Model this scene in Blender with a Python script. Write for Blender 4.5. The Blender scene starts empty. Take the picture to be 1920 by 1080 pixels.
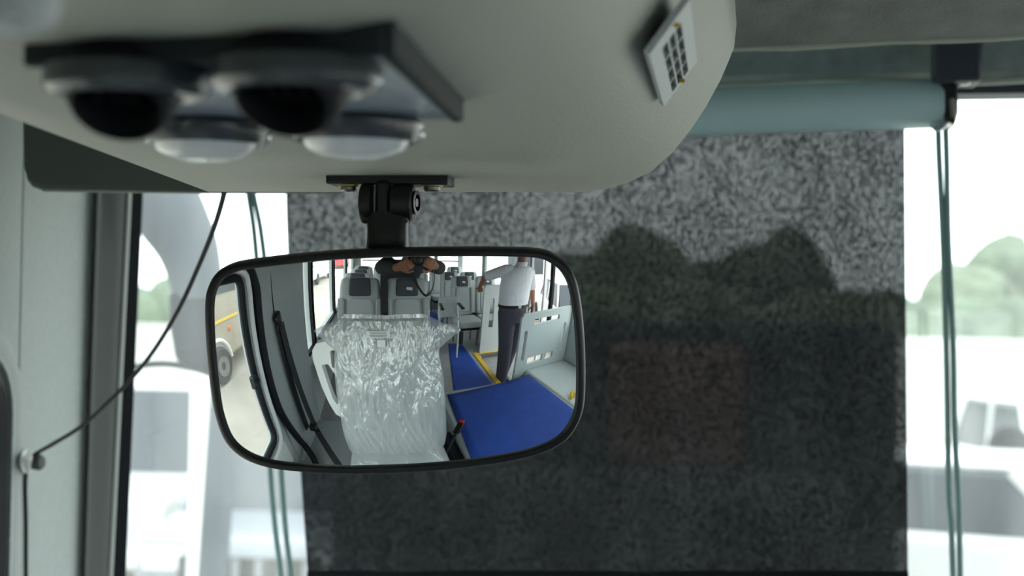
import bpy, bmesh, math, random
from mathutils import Vector, Matrix, noise
random.seed(7)
scn = bpy.context.scene
COL = scn.collection

# ------------------------------------------------------------------ camera
FPX = 3600.0
CAM = Vector((.24, -1.27, 1.60))
YAW, PITCH, ROLL = math.radians(7), math.radians(1), math.radians(1)
FW = Vector((-math.sin(YAW)*math.cos(PITCH), math.cos(YAW)*math.cos(PITCH), math.sin(PITCH)))
RT0 = Vector((math.cos(YAW), math.sin(YAW), 0)); UP0 = RT0.cross(FW)
RT = RT0*math.cos(ROLL) + UP0*math.sin(ROLL); UP = RT.cross(FW)
cam_data = bpy.data.cameras.new('camera'); cam = bpy.data.objects.new('camera', cam_data); COL.objects.link(cam)
cam.matrix_world = Matrix(((RT.x, UP.x, -FW.x, CAM.x), (RT.y, UP.y, -FW.y, CAM.y), (RT.z, UP.z, -FW.z, CAM.z), (0, 0, 0, 1)))
cam_data.sensor_width = 36; cam_data.lens = FPX/1920*36
cam_data.clip_start = .02; cam_data.clip_end = 1000
cam_data.dof.use_dof = True; cam_data.dof.focus_distance = 1.40; cam_data.dof.aperture_fstop = 9.0
scn.camera = cam
# ------------------------------------------------------------------ world, exposure
w = bpy.data.worlds.new('sky'); scn.world = w; w.use_nodes = True
nt = w.node_tree; nt.nodes.clear()
wo = nt.nodes.new('ShaderNodeOutputWorld'); bg = nt.nodes.new('ShaderNodeBackground')
tc = nt.nodes.new('ShaderNodeTexCoord'); sx = nt.nodes.new('ShaderNodeSeparateXYZ'); cr = nt.nodes.new('ShaderNodeValToRGB')
nt.links.new(tc.outputs['Generated'], sx.inputs[0]); nt.links.new(sx.outputs['Z'], cr.inputs[0]); nt.links.new(cr.outputs[0], bg.inputs[0]); nt.links.new(bg.outputs[0], wo.inputs[0])
cr.color_ramp.elements[0].position = 0; cr.color_ramp.elements[0].color = (.86, .93, .95, 1)
cr.color_ramp.elements[1].position = .6; cr.color_ramp.elements[1].color = (.93, .98, 1, 1)
bg.inputs[1].default_value = 4.0
scn.view_settings.view_transform = 'Standard'; scn.view_settings.look = 'None'
scn.view_settings.gamma = 1; scn.view_settings.use_curve_mapping = False; scn.view_settings.exposure = 0.0
cy = scn.cycles
cy.max_bounces = 14; cy.diffuse_bounces = 6; cy.glossy_bounces = 6; cy.transmission_bounces = 8; cy.transparent_max_bounces = 24
cy.caustics_reflective = False; cy.caustics_refractive = False; cy.sample_clamp_indirect = 6.0
cy.use_denoising = True

# ------------------------------------------------------------------ helpers
def PD(x, y, dep):   # point seen at pixel x,y at a depth along the lens axis
    return CAM + (FW + RT*((x-960)/FPX) - UP*((y-540)/FPX))*dep
def ray(x, y): return (FW + RT*((x-960)/FPX) - UP*((y-540)/FPX)).normalized()
def PY(x, y, Y):
    d = ray(x, y); return CAM + d*((Y-CAM.y)/d.y)
def PX(x, y, X):
    d = ray(x, y); return CAM + d*((X-CAM.x)/d.x)
def PZ(x, y, Z):
    d = ray(x, y); return CAM + d*((Z-CAM.z)/d.z)

MATS = {}
def mat(name, col, rough=.6, metal=0, var=.0, scale=20., bump=0., bscale=200., stretch=None, spec=.4, sheen=0, coat=0, bdist=.001, detail=3.):
    if name in MATS: return MATS[name]
    m = bpy.data.materials.new(name); m.use_nodes = True; n = m.node_tree; b = n.nodes['Principled BSDF']
    b.inputs['Base Color'].default_value = (*col, 1); b.inputs['Roughness'].default_value = rough; b.inputs['Metallic'].default_value = metal
    b.inputs['Specular IOR Level'].default_value = spec; b.inputs['Sheen Weight'].default_value = sheen; b.inputs['Coat Weight'].default_value = coat
    t = n.nodes.new('ShaderNodeTexCoord'); mp = n.nodes.new('ShaderNodeMapping'); n.links.new(t.outputs['Object'], mp.inputs[0])
    if stretch: mp.inputs['Scale'].default_value = stretch
    if var:
        no = n.nodes.new('ShaderNodeTexNoise'); no.inputs['Scale'].default_value = scale; no.inputs['Detail'].default_value = detail
        n.links.new(mp.outputs[0], no.inputs[0])
        r = n.nodes.new('ShaderNodeValToRGB'); n.links.new(no.outputs[0], r.inputs[0])
        r.color_ramp.elements[0].position = .3; r.color_ramp.elements[1].position = .7
        r.color_ramp.elements[0].color = (*[c*(1-var) for c in col], 1); r.color_ramp.elements[1].color = (*[min(1, c*(1+var)) for c in col], 1)
        n.links.new(r.outputs[0], b.inputs['Base Color'])
    if bump:
        no = n.nodes.new('ShaderNodeTexNoise'); no.inputs['Scale'].default_value = bscale; no.inputs['Detail'].default_value = 2
        n.links.new(mp.outputs[0], no.inputs[0])
        bp = n.nodes.new('ShaderNodeBump'); bp.inputs['Strength'].default_value = bump; bp.inputs['Distance'].default_value = bdist
        n.links.new(no.outputs[0], bp.inputs['Height']); n.links.new(bp.outputs[0], b.inputs['Normal'])
    MATS[name] = m; return m
def glass_mat(name, dust, dustcol, tint=(.96, .99, .98), gloss=.04, streak=(1, 1, .15), var=.5):
    m = bpy.data.materials.new(name); m.use_nodes = True; n = m.node_tree; n.nodes.clear()
    o = n.nodes.new('ShaderNodeOutputMaterial'); tr = n.nodes.new('ShaderNodeBsdfTransparent'); tr.inputs[0].default_value = (*tint, 1)
    tl = n.nodes.new('ShaderNodeBsdfTranslucent'); tl.inputs[0].default_value = (*dustcol, 1)
    gl = n.nodes.new('ShaderNodeBsdfGlossy'); gl.inputs['Roughness'].default_value = .02
    a = n.nodes.new('ShaderNodeMixShader'); b = n.nodes.new('ShaderNodeMixShader')
    t = n.nodes.new('ShaderNodeTexCoord'); mp = n.nodes.new('ShaderNodeMapping'); mp.inputs['Scale'].default_value = streak
    no = n.nodes.new('ShaderNodeTexNoise'); no.inputs['Scale'].default_value = 14; no.inputs['Detail'].default_value = 5
    mr = n.nodes.new('ShaderNodeMapRange'); mr.inputs['From Min'].default_value = .35; mr.inputs['From Max'].default_value = .7
    mr.inputs['To Min'].default_value = dust*(1-var); mr.inputs['To Max'].default_value = dust*(1+var)
    n.links.new(t.outputs['Object'], mp.inputs[0]); n.links.new(mp.outputs[0], no.inputs[0]); n.links.new(no.outputs[0], mr.inputs[0]); n.links.new(mr.outputs[0], a.inputs[0])
    n.links.new(tr.outputs[0], a.inputs[1]); n.links.new(tl.outputs[0], a.inputs[2])
    b.inputs[0].default_value = gloss; n.links.new(a.outputs[0], b.inputs[1]); n.links.new(gl.outputs[0], b.inputs[2]); n.links.new(b.outputs[0], o.inputs[0])
    MATS[name] = m; return m

def root_loc(p):
    v = Vector((0, 0, 0))
    while p is not None: v += p.location; p = p.parent
    return v
class MB:
    def __init__(s): s.v = []; s.f = []
    def add(s, vs, fs):
        k = len(s.v); s.v += [Vector(v) for v in vs]; s.f += [tuple(i+k for i in f) for f in fs]; return s
    def box(s, c, d, R=None):
        c = Vector(c); vs = []
        for x in (-.5, .5):
            for y in (-.5, .5):
                for z in (-.5, .5):
                    p = Vector((x*d[0], y*d[1], z*d[2])); p = R @ p if R else p; vs.append(c+p)
        return s.add(vs, [(0, 1, 3, 2), (4, 6, 7, 5), (0, 4, 5, 1), (2, 3, 7, 6), (0, 2, 6, 4), (1, 5, 7, 3)])
    def bar(s, a, b, wd, th, up=(0, 0, 1)):
        a, b = Vector(a), Vector(b); d = (b-a); L = d.length; d.normalize(); u = Vector(up)
        if abs(u.dot(d)) > .95: u = Vector((1, 0, 0))
        x = d.cross(u).normalized(); z = x.cross(d).normalized()
        return s.box((a+b)/2, (wd, L, th), Matrix((x, d, z)).transposed())
    def tube(s, pts, r, n=10, cap=True, flat=1.0, up=(0, 0, 1)):
        pts = [Vector(p) for p in pts]; rs = r if isinstance(r, (list, tuple)) else [r]*len(pts); vs = []; fs = []
        pu = None
        for i, p in enumerate(pts):
            d = (pts[min(i+1, len(pts)-1)]-pts[max(i-1, 0)]).normalized()
            if pu is None:
                u = Vector(up)
                if abs(u.dot(d)) > .95: u = Vector((1, 0, 0))
            else: u = pu
            x = d.cross(u).normalized(); u = x.cross(d).normalized(); pu = u
            for k in range(n):
                a = 2*math.pi*k/n; vs.append(p + (x*math.cos(a) + u*math.sin(a)*flat)*rs[i])
        for i in range(len(pts)-1):
            for k in range(n):
                fs.append((i*n+k, i*n+(k+1) % n, (i+1)*n+(k+1) % n, (i+1)*n+k))
        if cap: fs += [tuple(range(n))[::-1], tuple(range((len(pts)-1)*n, len(pts)*n))]
        return s.add(vs, fs)
    def lathe(s, prof, c=(0, 0, 0), axis=(0, 0, 1), n=32, cap=True):
        ax = Vector(axis).normalized(); u = Vector((1, 0, 0)) if abs(ax.x) < .9 else Vector((0, 1, 0))
        x = ax.cross(u).normalized(); y = ax.cross(x); c = Vector(c); vs = []; fs = []
        for r, h in prof:
            for k in range(n):
                a = 2*math.pi*k/n; vs.append(c + ax*h + (x*math.cos(a)+y*math.sin(a))*r)
        for i in range(len(prof)-1):
            for k in range(n): fs.append((i*n+k, i*n+(k+1) % n, (i+1)*n+(k+1) % n, (i+1)*n+k))
        if cap: fs += [tuple(range(n))[::-1], tuple(range((len(prof)-1)*n, len(prof)*n))]
        return s.add(vs, fs)
    def loft(s, rings, cap=True, closed=True):
        n = len(rings[0]); vs = [p for r in rings for p in r]; fs = []
        for i in range(len(rings)-1):
            for k in range(n if closed else n-1): fs.append((i*n+k, i*n+(k+1) % n, (i+1)*n+(k+1) % n, (i+1)*n+k))
        if cap: fs += [tuple(range(n))[::-1], tuple(range((len(rings)-1)*n, len(rings)*n))]
        return s.add(vs, fs)
    def prism(s, poly, vec):   # poly: 3D points, extruded by vec
        poly = [Vector(p) for p in poly]; return s.loft([poly, [p+Vector(vec) for p in poly]])
    def ball(s, c, r, n=12, m=8):
        rr = r if isinstance(r, (tuple, list)) else (r, r, r); rings = []
        for i in range(1, m):
            t = math.pi*i/m
            rings.append([Vector(c)+Vector((rr[0]*math.sin(t)*math.cos(2*math.pi*k/n), rr[1]*math.sin(t)*math.sin(2*math.pi*k/n), -rr[2]*math.cos(t))) for k in range(n)])
        k0 = len(s.v); s.loft(rings, cap=False); a = len(s.v); s.v += [Vector(c)-Vector((0, 0, rr[2])), Vector(c)+Vector((0, 0, rr[2]))]
        L = (m-2)*n
        for k in range(n): s.f.append((k0+(k+1) % n, k0+k, a)); s.f.append((k0+L+k, k0+L+(k+1) % n, a+1))
        return s
    def build(s, name, m, parent=None, smooth=True, bevel=0, seg=2, sub=0, angle=35, kind=None, label=None):
        off = root_loc(parent)
        me = bpy.data.meshes.new(name); me.from_pydata([tuple(v-off) for v in s.v], [], s.f); me.update()
        bm = bmesh.new(); bm.from_mesh(me); bmesh.ops.recalc_face_normals(bm, faces=bm.faces); bm.to_mesh(me); bm.free()
        me.materials.append(m); o = bpy.data.objects.new(name, me); COL.objects.link(o)
        if parent: o.parent = parent
        if smooth:
            for p in me.polygons: p.use_smooth = True
            try: me.set_sharp_from_angle(angle=math.radians(angle))
            except Exception: pass
        if bevel:
            b = o.modifiers.new('b', 'BEVEL'); b.width = bevel; b.segments = seg; b.limit_method = 'ANGLE'; b.angle_limit = math.radians(30); b.harden_normals = False
        if sub:
            b = o.modifiers.new('s', 'SUBSURF'); b.levels = sub; b.render_levels = sub
        if kind: o['kind'] = kind
        if label: o['label'] = label
        return o
def tag(o, label=None, cat=None, group=None, kind=None):
    if label: o['label'] = label
    if cat: o['category'] = cat
    if group: o['group'] = group
    if kind: o['kind'] = kind
    return o
def thing(name, loc, label, cat, group=None):
    o = bpy.data.objects.new(name, None); COL.objects.link(o); o.location = Vector(loc); o.empty_display_size = .05
    return tag(o, label, cat, group)
def copy_tree(o, parent=None):
    c = o.copy(); COL.objects.link(c); c.parent = parent
    for ch in list(o.children): copy_tree(ch, c)
    return c
def holed(outer, holes):
    """flat plate in 2D with holes (lists of (a,b)); returns verts, faces (fills by triangulation)"""
    bm = bmesh.new(); es = []
    for lp in [outer]+holes:
        vs = [bm.verts.new((p[0], p[1], 0)) for p in lp]
        es += [bm.edges.new((vs[i], vs[(i+1) % len(vs)])) for i in range(len(vs))]
    bmesh.ops.triangle_fill(bm, edges=es, use_beauty=True)
    bm.verts.index_update(); v = [(q.co.x, q.co.y) for q in bm.verts]; f = [tuple(q.index for q in fc.verts) for fc in bm.faces]
    bm.free(); return v, f
def plate(mb, outer, holes, fn, th):
    """extruded holed plate; fn(a,b,t)->world with t in {0,th}"""
    v, f = holed(outer, holes); k = len(v)
    vs = [fn(a, b, 0) for a, b in v]+[fn(a, b, th) for a, b in v]
    fs = [tuple(q) for q in f]+[tuple(i+k for i in q[::-1]) for q in f]
    mb.add(vs, fs)
    for lp in [outer]+holes:
        n = len(lp); mb.add([fn(a, b, 0) for a, b in lp]+[fn(a, b, th) for a, b in lp], [(i, (i+1) % n, n+(i+1) % n, n+i) for i in range(n)])
    return mb
def rrect(a0, b0, a1, b1, r, n=5):
    p = []
    for cx_, cy_, s0 in ((a1-r, b0+r, -90), (a1-r, b1-r, 0), (a0+r, b1-r, 90), (a0+r, b0+r, 180)):
        for i in range(n+1):
            t = math.radians(s0+90*i/n); p.append((cx_+r*math.cos(t), cy_+r*math.sin(t)))
    return p
def catmull(pts, k=6, closed=False):
    pts = [Vector(p) for p in pts]; n = len(pts); out = []
    rng = n if closed else n-1
    for i in range(rng):
        if closed: a, b, c, d = pts[(i-1) % n], pts[i], pts[(i+1) % n], pts[(i+2) % n]
        else: a, b, c, d = pts[max(i-1, 0)], pts[i], pts[i+1], pts[min(i+2, n-1)]
        for j in range(k):
            t = j/k; out.append(.5*((2*b)+(c-a)*t+(2*a-5*b+4*c-d)*t*t+(3*b-a-3*c+d)*t**3))
    if not closed: out.append(pts[-1])
    return out

# ------------------------------------------------------------------ materials
M = {}
M['vinyl'] = mat('console_vinyl', (.42, .44, .39), .55, bump=.5, bscale=420, bdist=.0012, var=.03, scale=3)
M['visor'] = mat('visor_vinyl', (.12, .14, .125), .6, bump=.5, bscale=500, bdist=.001)
M['felt'] = mat('felt_lining', (.42, .46, .45), .95, var=.07, scale=320, bump=.5, bscale=900, bdist=.0006, sheen=.2, stretch=(1, 1, .4))
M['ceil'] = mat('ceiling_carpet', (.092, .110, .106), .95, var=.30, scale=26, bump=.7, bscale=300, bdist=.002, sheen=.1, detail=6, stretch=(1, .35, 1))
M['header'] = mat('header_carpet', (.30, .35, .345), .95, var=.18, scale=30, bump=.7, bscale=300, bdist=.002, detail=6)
M['seam'] = mat('seam_welt', (.42, .45, .40), .8, bump=.3)
M['trim'] = mat('pillar_trim', (.062, .072, .068), .6, bump=.2, bscale=600)
M['trim_light'] = mat('trim_lip', (.55, .58, .56), .5)
M['rubber'] = mat('black_rubber', (.008, .010, .014), .6, spec=.25)
M['black'] = mat('black_plastic', (.012, .013, .014), .38, bump=.15, bscale=900, bdist=.0004)
M['blackg'] = mat('black_glossy_plastic', (.012, .014, .016), .25)
M['navy'] = mat('frame_navy', (.03, .04, .06), .45)
M['grey'] = mat('light_grey_plastic', (.55, .60, .61), .5)
M['panel'] = mat('vent_panel_plastic', (.24, .29, .36), .35, coat=.3)
M['darkpanel'] = mat('vent_ring_plastic', (.06, .07, .08), .3, coat=.4)
M['rim'] = mat('panel_rim', (.030, .035, .038), .7, spec=.15)
M['lens'] = mat('milky_lens', (.80, .83, .86), .25, coat=.5)
M['chrome'] = mat('chrome', (.75, .77, .78), .15, 1)
M['steel'] = mat('zinc_steel', (.30, .29, .27), .4, 1)
M['brass'] = mat('yellow_zinc', (.50, .45, .12), .4, .8)
M['yellow'] = mat('yellow_paint', (.80, .52, .03), .5, var=.08)
M['teal'] = mat('roller_teal', (.52, .74, .79), .42)
M['cord'] = mat('cord_teal', (.25, .42, .41), .5)
M['white'] = mat('white_plastic', (.78, .80, .78), .4)
M['mirror'] = mat('silvered_glass', (.93, .95, .95), 0.0, 1)
M['seat'] = mat('grey_seat_vinyl', (.46, .49, .48), .5, bump=.25, bscale=300)
M['seat2'] = mat('grey_seat_fabric', (.38, .42, .42), .8, var=.06, bump=.3)
M['headrest'] = mat('charcoal_vinyl', (.05, .055, .065), .55, bump=.2)
M['floor'] = mat('grey_floor_vinyl', (.33, .34, .33), .7, var=.1, scale=12)
M['blue'] = mat('blue_rubber_mat', (.012, .065, .36), .65, var=.12, scale=9, bump=.8, bscale=240, bdist=.004)
M['wallgrey'] = mat('grey_wall_panel', (.36, .39, .39), .6, var=.03)
M['part'] = mat('partition_plastic', (.58, .64, .63), .45)
M['shirt_white'] = mat('white_shirt_cotton', (.86, .86, .90), .9, var=.03, bump=.6, bscale=14, bdist=.01)
M['trousers'] = mat('slate_trousers', (.085, .08, .105), .9, bump=.5, bscale=16, bdist=.008)
M['skin'] = mat('skin', (.36, .17, .10), .55, spec=.3)
M['hair'] = mat('hair', (.015, .012, .01), .6, bump=.8, bscale=120, bdist=.004)
M['shirt_dark'] = mat('dark_shirt', (.045, .048, .055), .9, bump=.5, bscale=20, bdist=.006)
M['red'] = mat('red_plastic', (.75, .02, .015), .35)
M['redpaint'] = mat('red_paint', (.5, .03, .04), .4)
M['webbing'] = mat('black_webbing', (.02, .022, .024), .7, bump=.3, bscale=400)
M['ground'] = mat('dusty_yard', (.40, .365, .31), .95, var=.16, scale=.8, detail=8)
M['beige'] = mat('beige_paint', (.40, .35, .27), .5, var=.04)
M['carwhite'] = mat('white_car_paint', (.72, .73, .73), .3, coat=.4)
M['cargrey'] = mat('grey_car_paint', (.25, .27, .30), .3, coat=.4)
M['carglass'] = mat('car_window', (.05, .06, .07), .1)
M['tyre'] = mat('tyre', (.02, .02, .022), .8)
M['brown'] = mat('brown_red_paint', (.15, .07, .05), .5)
M['slate'] = mat('dark_slate_paint', (.022, .027, .03), .6)
M['slate2'] = mat('dark_slate_cab_paint', (.035, .036, .035), .6)
M['leaf'] = mat('hazy_foliage', (.12, .16, .10), .8, var=.35, scale=1.2, detail=8, bump=1, bscale=2, bdist=.3)  # leaf colour greyed and lightened to include distance haze
M['leaf2'] = mat('hazy_foliage_light', (.16, .20, .13), .8, var=.35, scale=1.5, detail=8, bump=1, bscale=2, bdist=.3)  # paler leaf colour, distance haze mixed in as well
M['bark'] = mat('bark', (.12, .09, .06), .9)
M['render'] = mat('white_render', (.62, .63, .60), .8, var=.05, scale=.5)
M['mirrorarm'] = mat('mirror_arm_grey', (.095, .11, .13), .5)
M['mirrorhead'] = mat('mirror_head_grey', (.016, .018, .026), .5)
M['orange'] = mat('orange_lens', (.8, .17, .03), .3)
M['paper'] = mat('paper_tag', (.8, .8, .8), .7)
M['glass'] = glass_mat('dusty_windscreen', .06, (.9, .95, .95))
M['glass2'] = glass_mat('side_glass', .03, (.9, .93, .93))

def blind_mat():
    m = bpy.data.materials.new('woven_blind'); m.use_nodes = True; n = m.node_tree; b = n.nodes['Principled BSDF']; o = n.nodes['Material Output']
    b.inputs['Roughness'].default_value = .95; b.inputs['Base Color'].default_value = (.028, .034, .038, 1); b.inputs['Sheen Weight'].default_value = .15; b.inputs['Specular IOR Level'].default_value = .1
    t = n.nodes.new('ShaderNodeTexCoord')
    def noi(sc, stretch, det=3):
        mp = n.nodes.new('ShaderNodeMapping'); mp.inputs['Scale'].default_value = stretch; n.links.new(t.outputs['Object'], mp.inputs[0])
        q = n.nodes.new('ShaderNodeTexNoise'); q.inputs['Scale'].default_value = sc; q.inputs['Detail'].default_value = det; n.links.new(mp.outputs[0], q.inputs[0]); return q
    n1 = noi(210, (1, 1, .7), 3); n2 = noi(620, (1.6, 1, .5), 1); n3 = noi(9, (1, 1, 1))
    def mth(op, a, bb):
        q = n.nodes.new('ShaderNodeMath'); q.operation = op
        for i, x in enumerate((a, bb)):
            if isinstance(x, (int, float)): q.inputs[i].default_value = x
            else: n.links.new(x, q.inputs[i])
        return q.outputs[0]
    s = mth('ADD', mth('MULTIPLY', n1.outputs[0], .6), mth('MULTIPLY', n2.outputs[0], .4)); s = mth('ADD', mth('MULTIPLY', s, .85), mth('MULTIPLY', n3.outputs[0], .15))
    mr = n.nodes.new('ShaderNodeMapRange'); mr.inputs['From Min'].default_value = .40; mr.inputs['From Max'].default_value = .62; mr.inputs['To Min'].default_value = .006; mr.inputs['To Max'].default_value = .072
    n.links.new(s, mr.inputs[0])
    cr_ = n.nodes.new('ShaderNodeValToRGB'); n.links.new(s, cr_.inputs[0]); cr_.color_ramp.elements[0].position = .40; cr_.color_ramp.elements[1].position = .64; cr_.color_ramp.elements[0].color = (.022, .026, .031, 1); cr_.color_ramp.elements[1].color = (.034, .039, .046, 1); n.links.new(cr_.outputs[0], b.inputs['Base Color'])
    tr = n.nodes.new('ShaderNodeBsdfTransparent'); mx = n.nodes.new('ShaderNodeMixShader')
    n.links.new(mr.outputs[0], mx.inputs[0]); n.links.new(b.outputs[0], mx.inputs[1]); n.links.new(tr.outputs[0], mx.inputs[2]); n.links.new(mx.outputs[0], o.inputs[0])
    return m
M['blind'] = blind_mat()
def wrap_mat():
    m = bpy.data.materials.new('clear_wrap'); m.use_nodes = True; n = m.node_tree; n.nodes.clear()
    o = n.nodes.new('ShaderNodeOutputMaterial'); tr = n.nodes.new('ShaderNodeBsdfTransparent'); tr.inputs[0].default_value = (.95, .97, .97, 1)
    df = n.nodes.new('ShaderNodeBsdfDiffuse'); df.inputs[0].default_value = (.8, .84, .84, 1); gl = n.nodes.new('ShaderNodeBsdfGlossy'); gl.inputs['Roughness'].default_value = .12
    t = n.nodes.new('ShaderNodeTexCoord'); mp = n.nodes.new('ShaderNodeMapping'); mp.inputs['Scale'].default_value = (1.6, 1, .45); n.links.new(t.outputs['Object'], mp.inputs[0])
    no = n.nodes.new('ShaderNodeTexNoise'); no.inputs['Scale'].default_value = 9; no.inputs['Detail'].default_value = 4; no.inputs['Distortion'].default_value = 1.2; n.links.new(mp.outputs[0], no.inputs[0])
    bp = n.nodes.new('ShaderNodeBump'); bp.inputs['Strength'].default_value = 1; bp.inputs['Distance'].default_value = .05; n.links.new(no.outputs[0], bp.inputs['Height']); n.links.new(bp.outputs[0], gl.inputs['Normal'])
    a = n.nodes.new('ShaderNodeMixShader'); a.inputs[0].default_value = .40; b = n.nodes.new('ShaderNodeMixShader'); b.inputs[0].default_value = .22
    n.links.new(tr.outputs[0], a.inputs[1]); n.links.new(df.outputs[0], a.inputs[2]); n.links.new(a.outputs[0], b.inputs[1]); n.links.new(gl.outputs[0], b.inputs[2]); n.links.new(b.outputs[0], o.inputs[0])
    return m
M['wrap'] = wrap_mat()

# ================================================================== THE SETTING
WL, WR, REAR, CEIL, GZ = -.65, 2.35, -6.6, 1.89, -.80
YW = 1.20   # windscreen plane
g = MB(); g.add([(-120, -120, GZ), (120, -120, GZ), (120, 160, GZ), (-120, 160, GZ)], [(0, 1, 2, 3)]); g.build('ground', M['ground'], kind='structure')
# floor with stairwell hole
fl = MB(); plate(fl, [(WL-.05, REAR), (WR+.03, REAR), (WR+.03, -3.32), (1.56, -3.32), (1.50, -2.03), (WR+.03, -2.03), (WR+.03, YW), (WL-.05, YW)], [], lambda a, b, t: Vector((a, b, -t)), .06)
fl.build('floor', M['floor'], kind='structure')
st = MB(); st.box((1.93, -2.68, -.13), (.86, 1.30, .06)); st.build('trim_1', M['floor'], kind='structure')
# ceiling: front band, seam, header band down to windscreen
seamL, seamR = PY(1380, 92, .75), PY(1920, 68, .75)
def seam_z(x): return seamL.z+(seamR.z-seamL.z)*(x-seamL.x)/(seamR.x-seamL.x)
hA, hB = PY(1340, 158, 1.135), PY(1920, 150, 1.135)
sl = (hB.z-hA.z)/(hB.x-hA.x)
zz = lambda x: hA.z+sl*(x-hA.x)
ssl = (seamR.z-seamL.z)/(seamR.x-seamL.x); zs = lambda x: seamL.z+ssl*(x-seamL.x)
xs = [WL-.05+i*(WR-WL+.1)/60 for i in range(61)]
zs2 = lambda x: zs(x) if x < .6 else zs(.6)
zz2 = lambda x: zz(x) if x < .6 else zz(.6)
zs2 = lambda x: zs(min(max(x, .12), .62)); zz2 = lambda x: zz(min(max(x, .12), .62))
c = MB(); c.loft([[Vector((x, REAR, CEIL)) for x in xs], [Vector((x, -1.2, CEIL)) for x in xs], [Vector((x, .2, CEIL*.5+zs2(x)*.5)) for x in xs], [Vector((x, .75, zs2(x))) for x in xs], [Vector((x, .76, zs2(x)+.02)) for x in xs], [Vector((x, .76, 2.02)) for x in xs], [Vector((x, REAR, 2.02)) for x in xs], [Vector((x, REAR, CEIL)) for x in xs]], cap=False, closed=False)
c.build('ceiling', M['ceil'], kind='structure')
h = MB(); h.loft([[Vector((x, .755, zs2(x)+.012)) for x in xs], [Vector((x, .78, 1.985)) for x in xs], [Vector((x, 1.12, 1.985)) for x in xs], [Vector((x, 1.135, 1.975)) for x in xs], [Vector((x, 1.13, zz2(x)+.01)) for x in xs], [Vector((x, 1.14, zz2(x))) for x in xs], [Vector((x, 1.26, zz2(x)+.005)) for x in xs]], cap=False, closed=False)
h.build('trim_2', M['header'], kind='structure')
sm = MB(); sm.tube([(x, .748, zs2(x)+.001+.0012*math.sin(x*37)) for x in xs if x > .15], .0048, 8); sm.build('trim_3', M['seam'], kind='structure')
hm = MB(); hm.tube([(x, 1.130, zz2(x)-.001+.002*math.sin(x*23)) for x in xs if x > .15], .005, 8); hm.build('trim_4', M['seam'], kind='structure')
# windscreen frame (navy top bar), glass
tb = MB(); b0 = PY(1900, 180, YW); ztop = b0.z
frame_z = lambda x: ztop + sl*(min(x, .6)-b0.x)
tb.loft([[Vector((x, YW-.03, frame_z(x))) for x in xs], [Vector((x, YW+.04, frame_z(x))) for x in xs], [Vector((x, YW+.04, frame_z(x)+.06)) for x in xs], [Vector((x, YW-.03, frame_z(x)+.06)) for x in xs], [Vector((x, YW-.03, frame_z(x))) for x in xs]], cap=False, closed=False)
tb.build('trim_5', M['navy'], kind='structure')
gx0 = -.70
w1 = MB(); w1.box(((gx0+WR)/2, YW+.01, 1.36), (WR-gx0, .006, 1.10)); w1.build('window_1', M['glass'], kind='structure', smooth=False)
d = MB(); d.prism([(WL, .62, .92), (WL, .75, 1.02), (WL, YW+.02, 1.0), (WL, YW+.02, -.1), (WL, .75, -.05), (WL, .62, .6)], (WR-WL, 0, 0)); d.build('dashboard', M['trim'], bevel=.02)
tag(bpy.data.objects['dashboard'], 'grey dashboard under the windscreen', 'dashboard'); bpy.data.objects['dashboard']['kind'] = 'structure'
bpy.data.objects['dashboard'].name = 'trim_20'
del bpy.data.objects['trim_20']['category'], bpy.data.objects['trim_20']['label']

# left A pillar: felt lining from door window to trim, dark trim strip, pale lip, black rubber
def vstrip(pt, pb, Y, k=14):  # vertical line on plane Y through two pixels, extended
    a, b = PY(*pt, Y), PY(*pb, Y); dz = (a-b)/(a.z-b.z); return [b+dz*((-.1+(CEIL+.08+.1)*i/k)-b.z) for i in range(k+1)]
def strip(name, edges, m, kind='structure', bevel=0):   # loft between vertical polylines
    s_ = MB(); s_.loft(edges, cap=False, closed=False); return s_.build(name, m, kind=kind)
Yp = YW-.02
e_r0 = vstrip((268, 365), (236, 1080), Yp); e_r1 = vstrip((247, 365), (212, 1080), Yp-.01)
e_l1 = vstrip((243, 365), (207, 1080), Yp-.012)
e_t = vstrip((192, 365), (168, 1080), Yp-.05)
rb = [Vector((p.x-.25, p.y+.12, p.z)) for p in e_r0]
strip('trim_6', [rb, e_r0, e_r1], M['rubber'])
strip('trim_7', [e_r1, [p+Vector((0, -.006, 0)) for p in e_r1], [p+Vector((0, -.006, 0)) for p in e_l1], e_l1], M['trim_light'])
strip('trim_8', [e_l1, [p*.5+q*.5+Vector((.004, -.004, 0)) for p, q in zip(e_l1, e_t)], e_t, [p+Vector((-.002, -.012, 0)) for p in e_t]], M['trim'])
# felt wall (left wall, front piece) with a rounded window opening behind it at the left frame edge
XF = -.63
def fw_fn(a, b, t):   # a = y, b = z on the left wall; bends in at the front to meet the trim
    f = max(0, (a-.93)/(1.16-.93)); f = min(1, f)
    xe = e_t[7].x+.0 + (b-e_t[7].z)*((e_t[13].x-e_t[1].x)/(e_t[13].z-e_t[1].z)) - .003
    x = XF*(1-f*f)+xe*f*f
    return Vector((x-t, a, b))
wy1 = PX(24, 800, XF).y; wz1 = PX(0, 668, XF).z
def dense(lp, k=6):
    o_ = []
    for i in range(len(lp)):
        p, q = lp[i], lp[(i+1) % len(lp)]
        L = math.hypot(q[0]-p[0], q[1]-p[1]); n_ = max(1, int(L/.05))
        for j in range(n_): o_.append((p[0]+(q[0]-p[0])*j/n_, p[1]+(q[1]-p[1])*j/n_))
    return o_
DW = rrect(-.85, .56, wy1, wz1, .07, 6)     # the driver door window opening (y,z)
wl = MB()
ys_ = [.80+i*(.37)/14 for i in range(15)]
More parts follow.
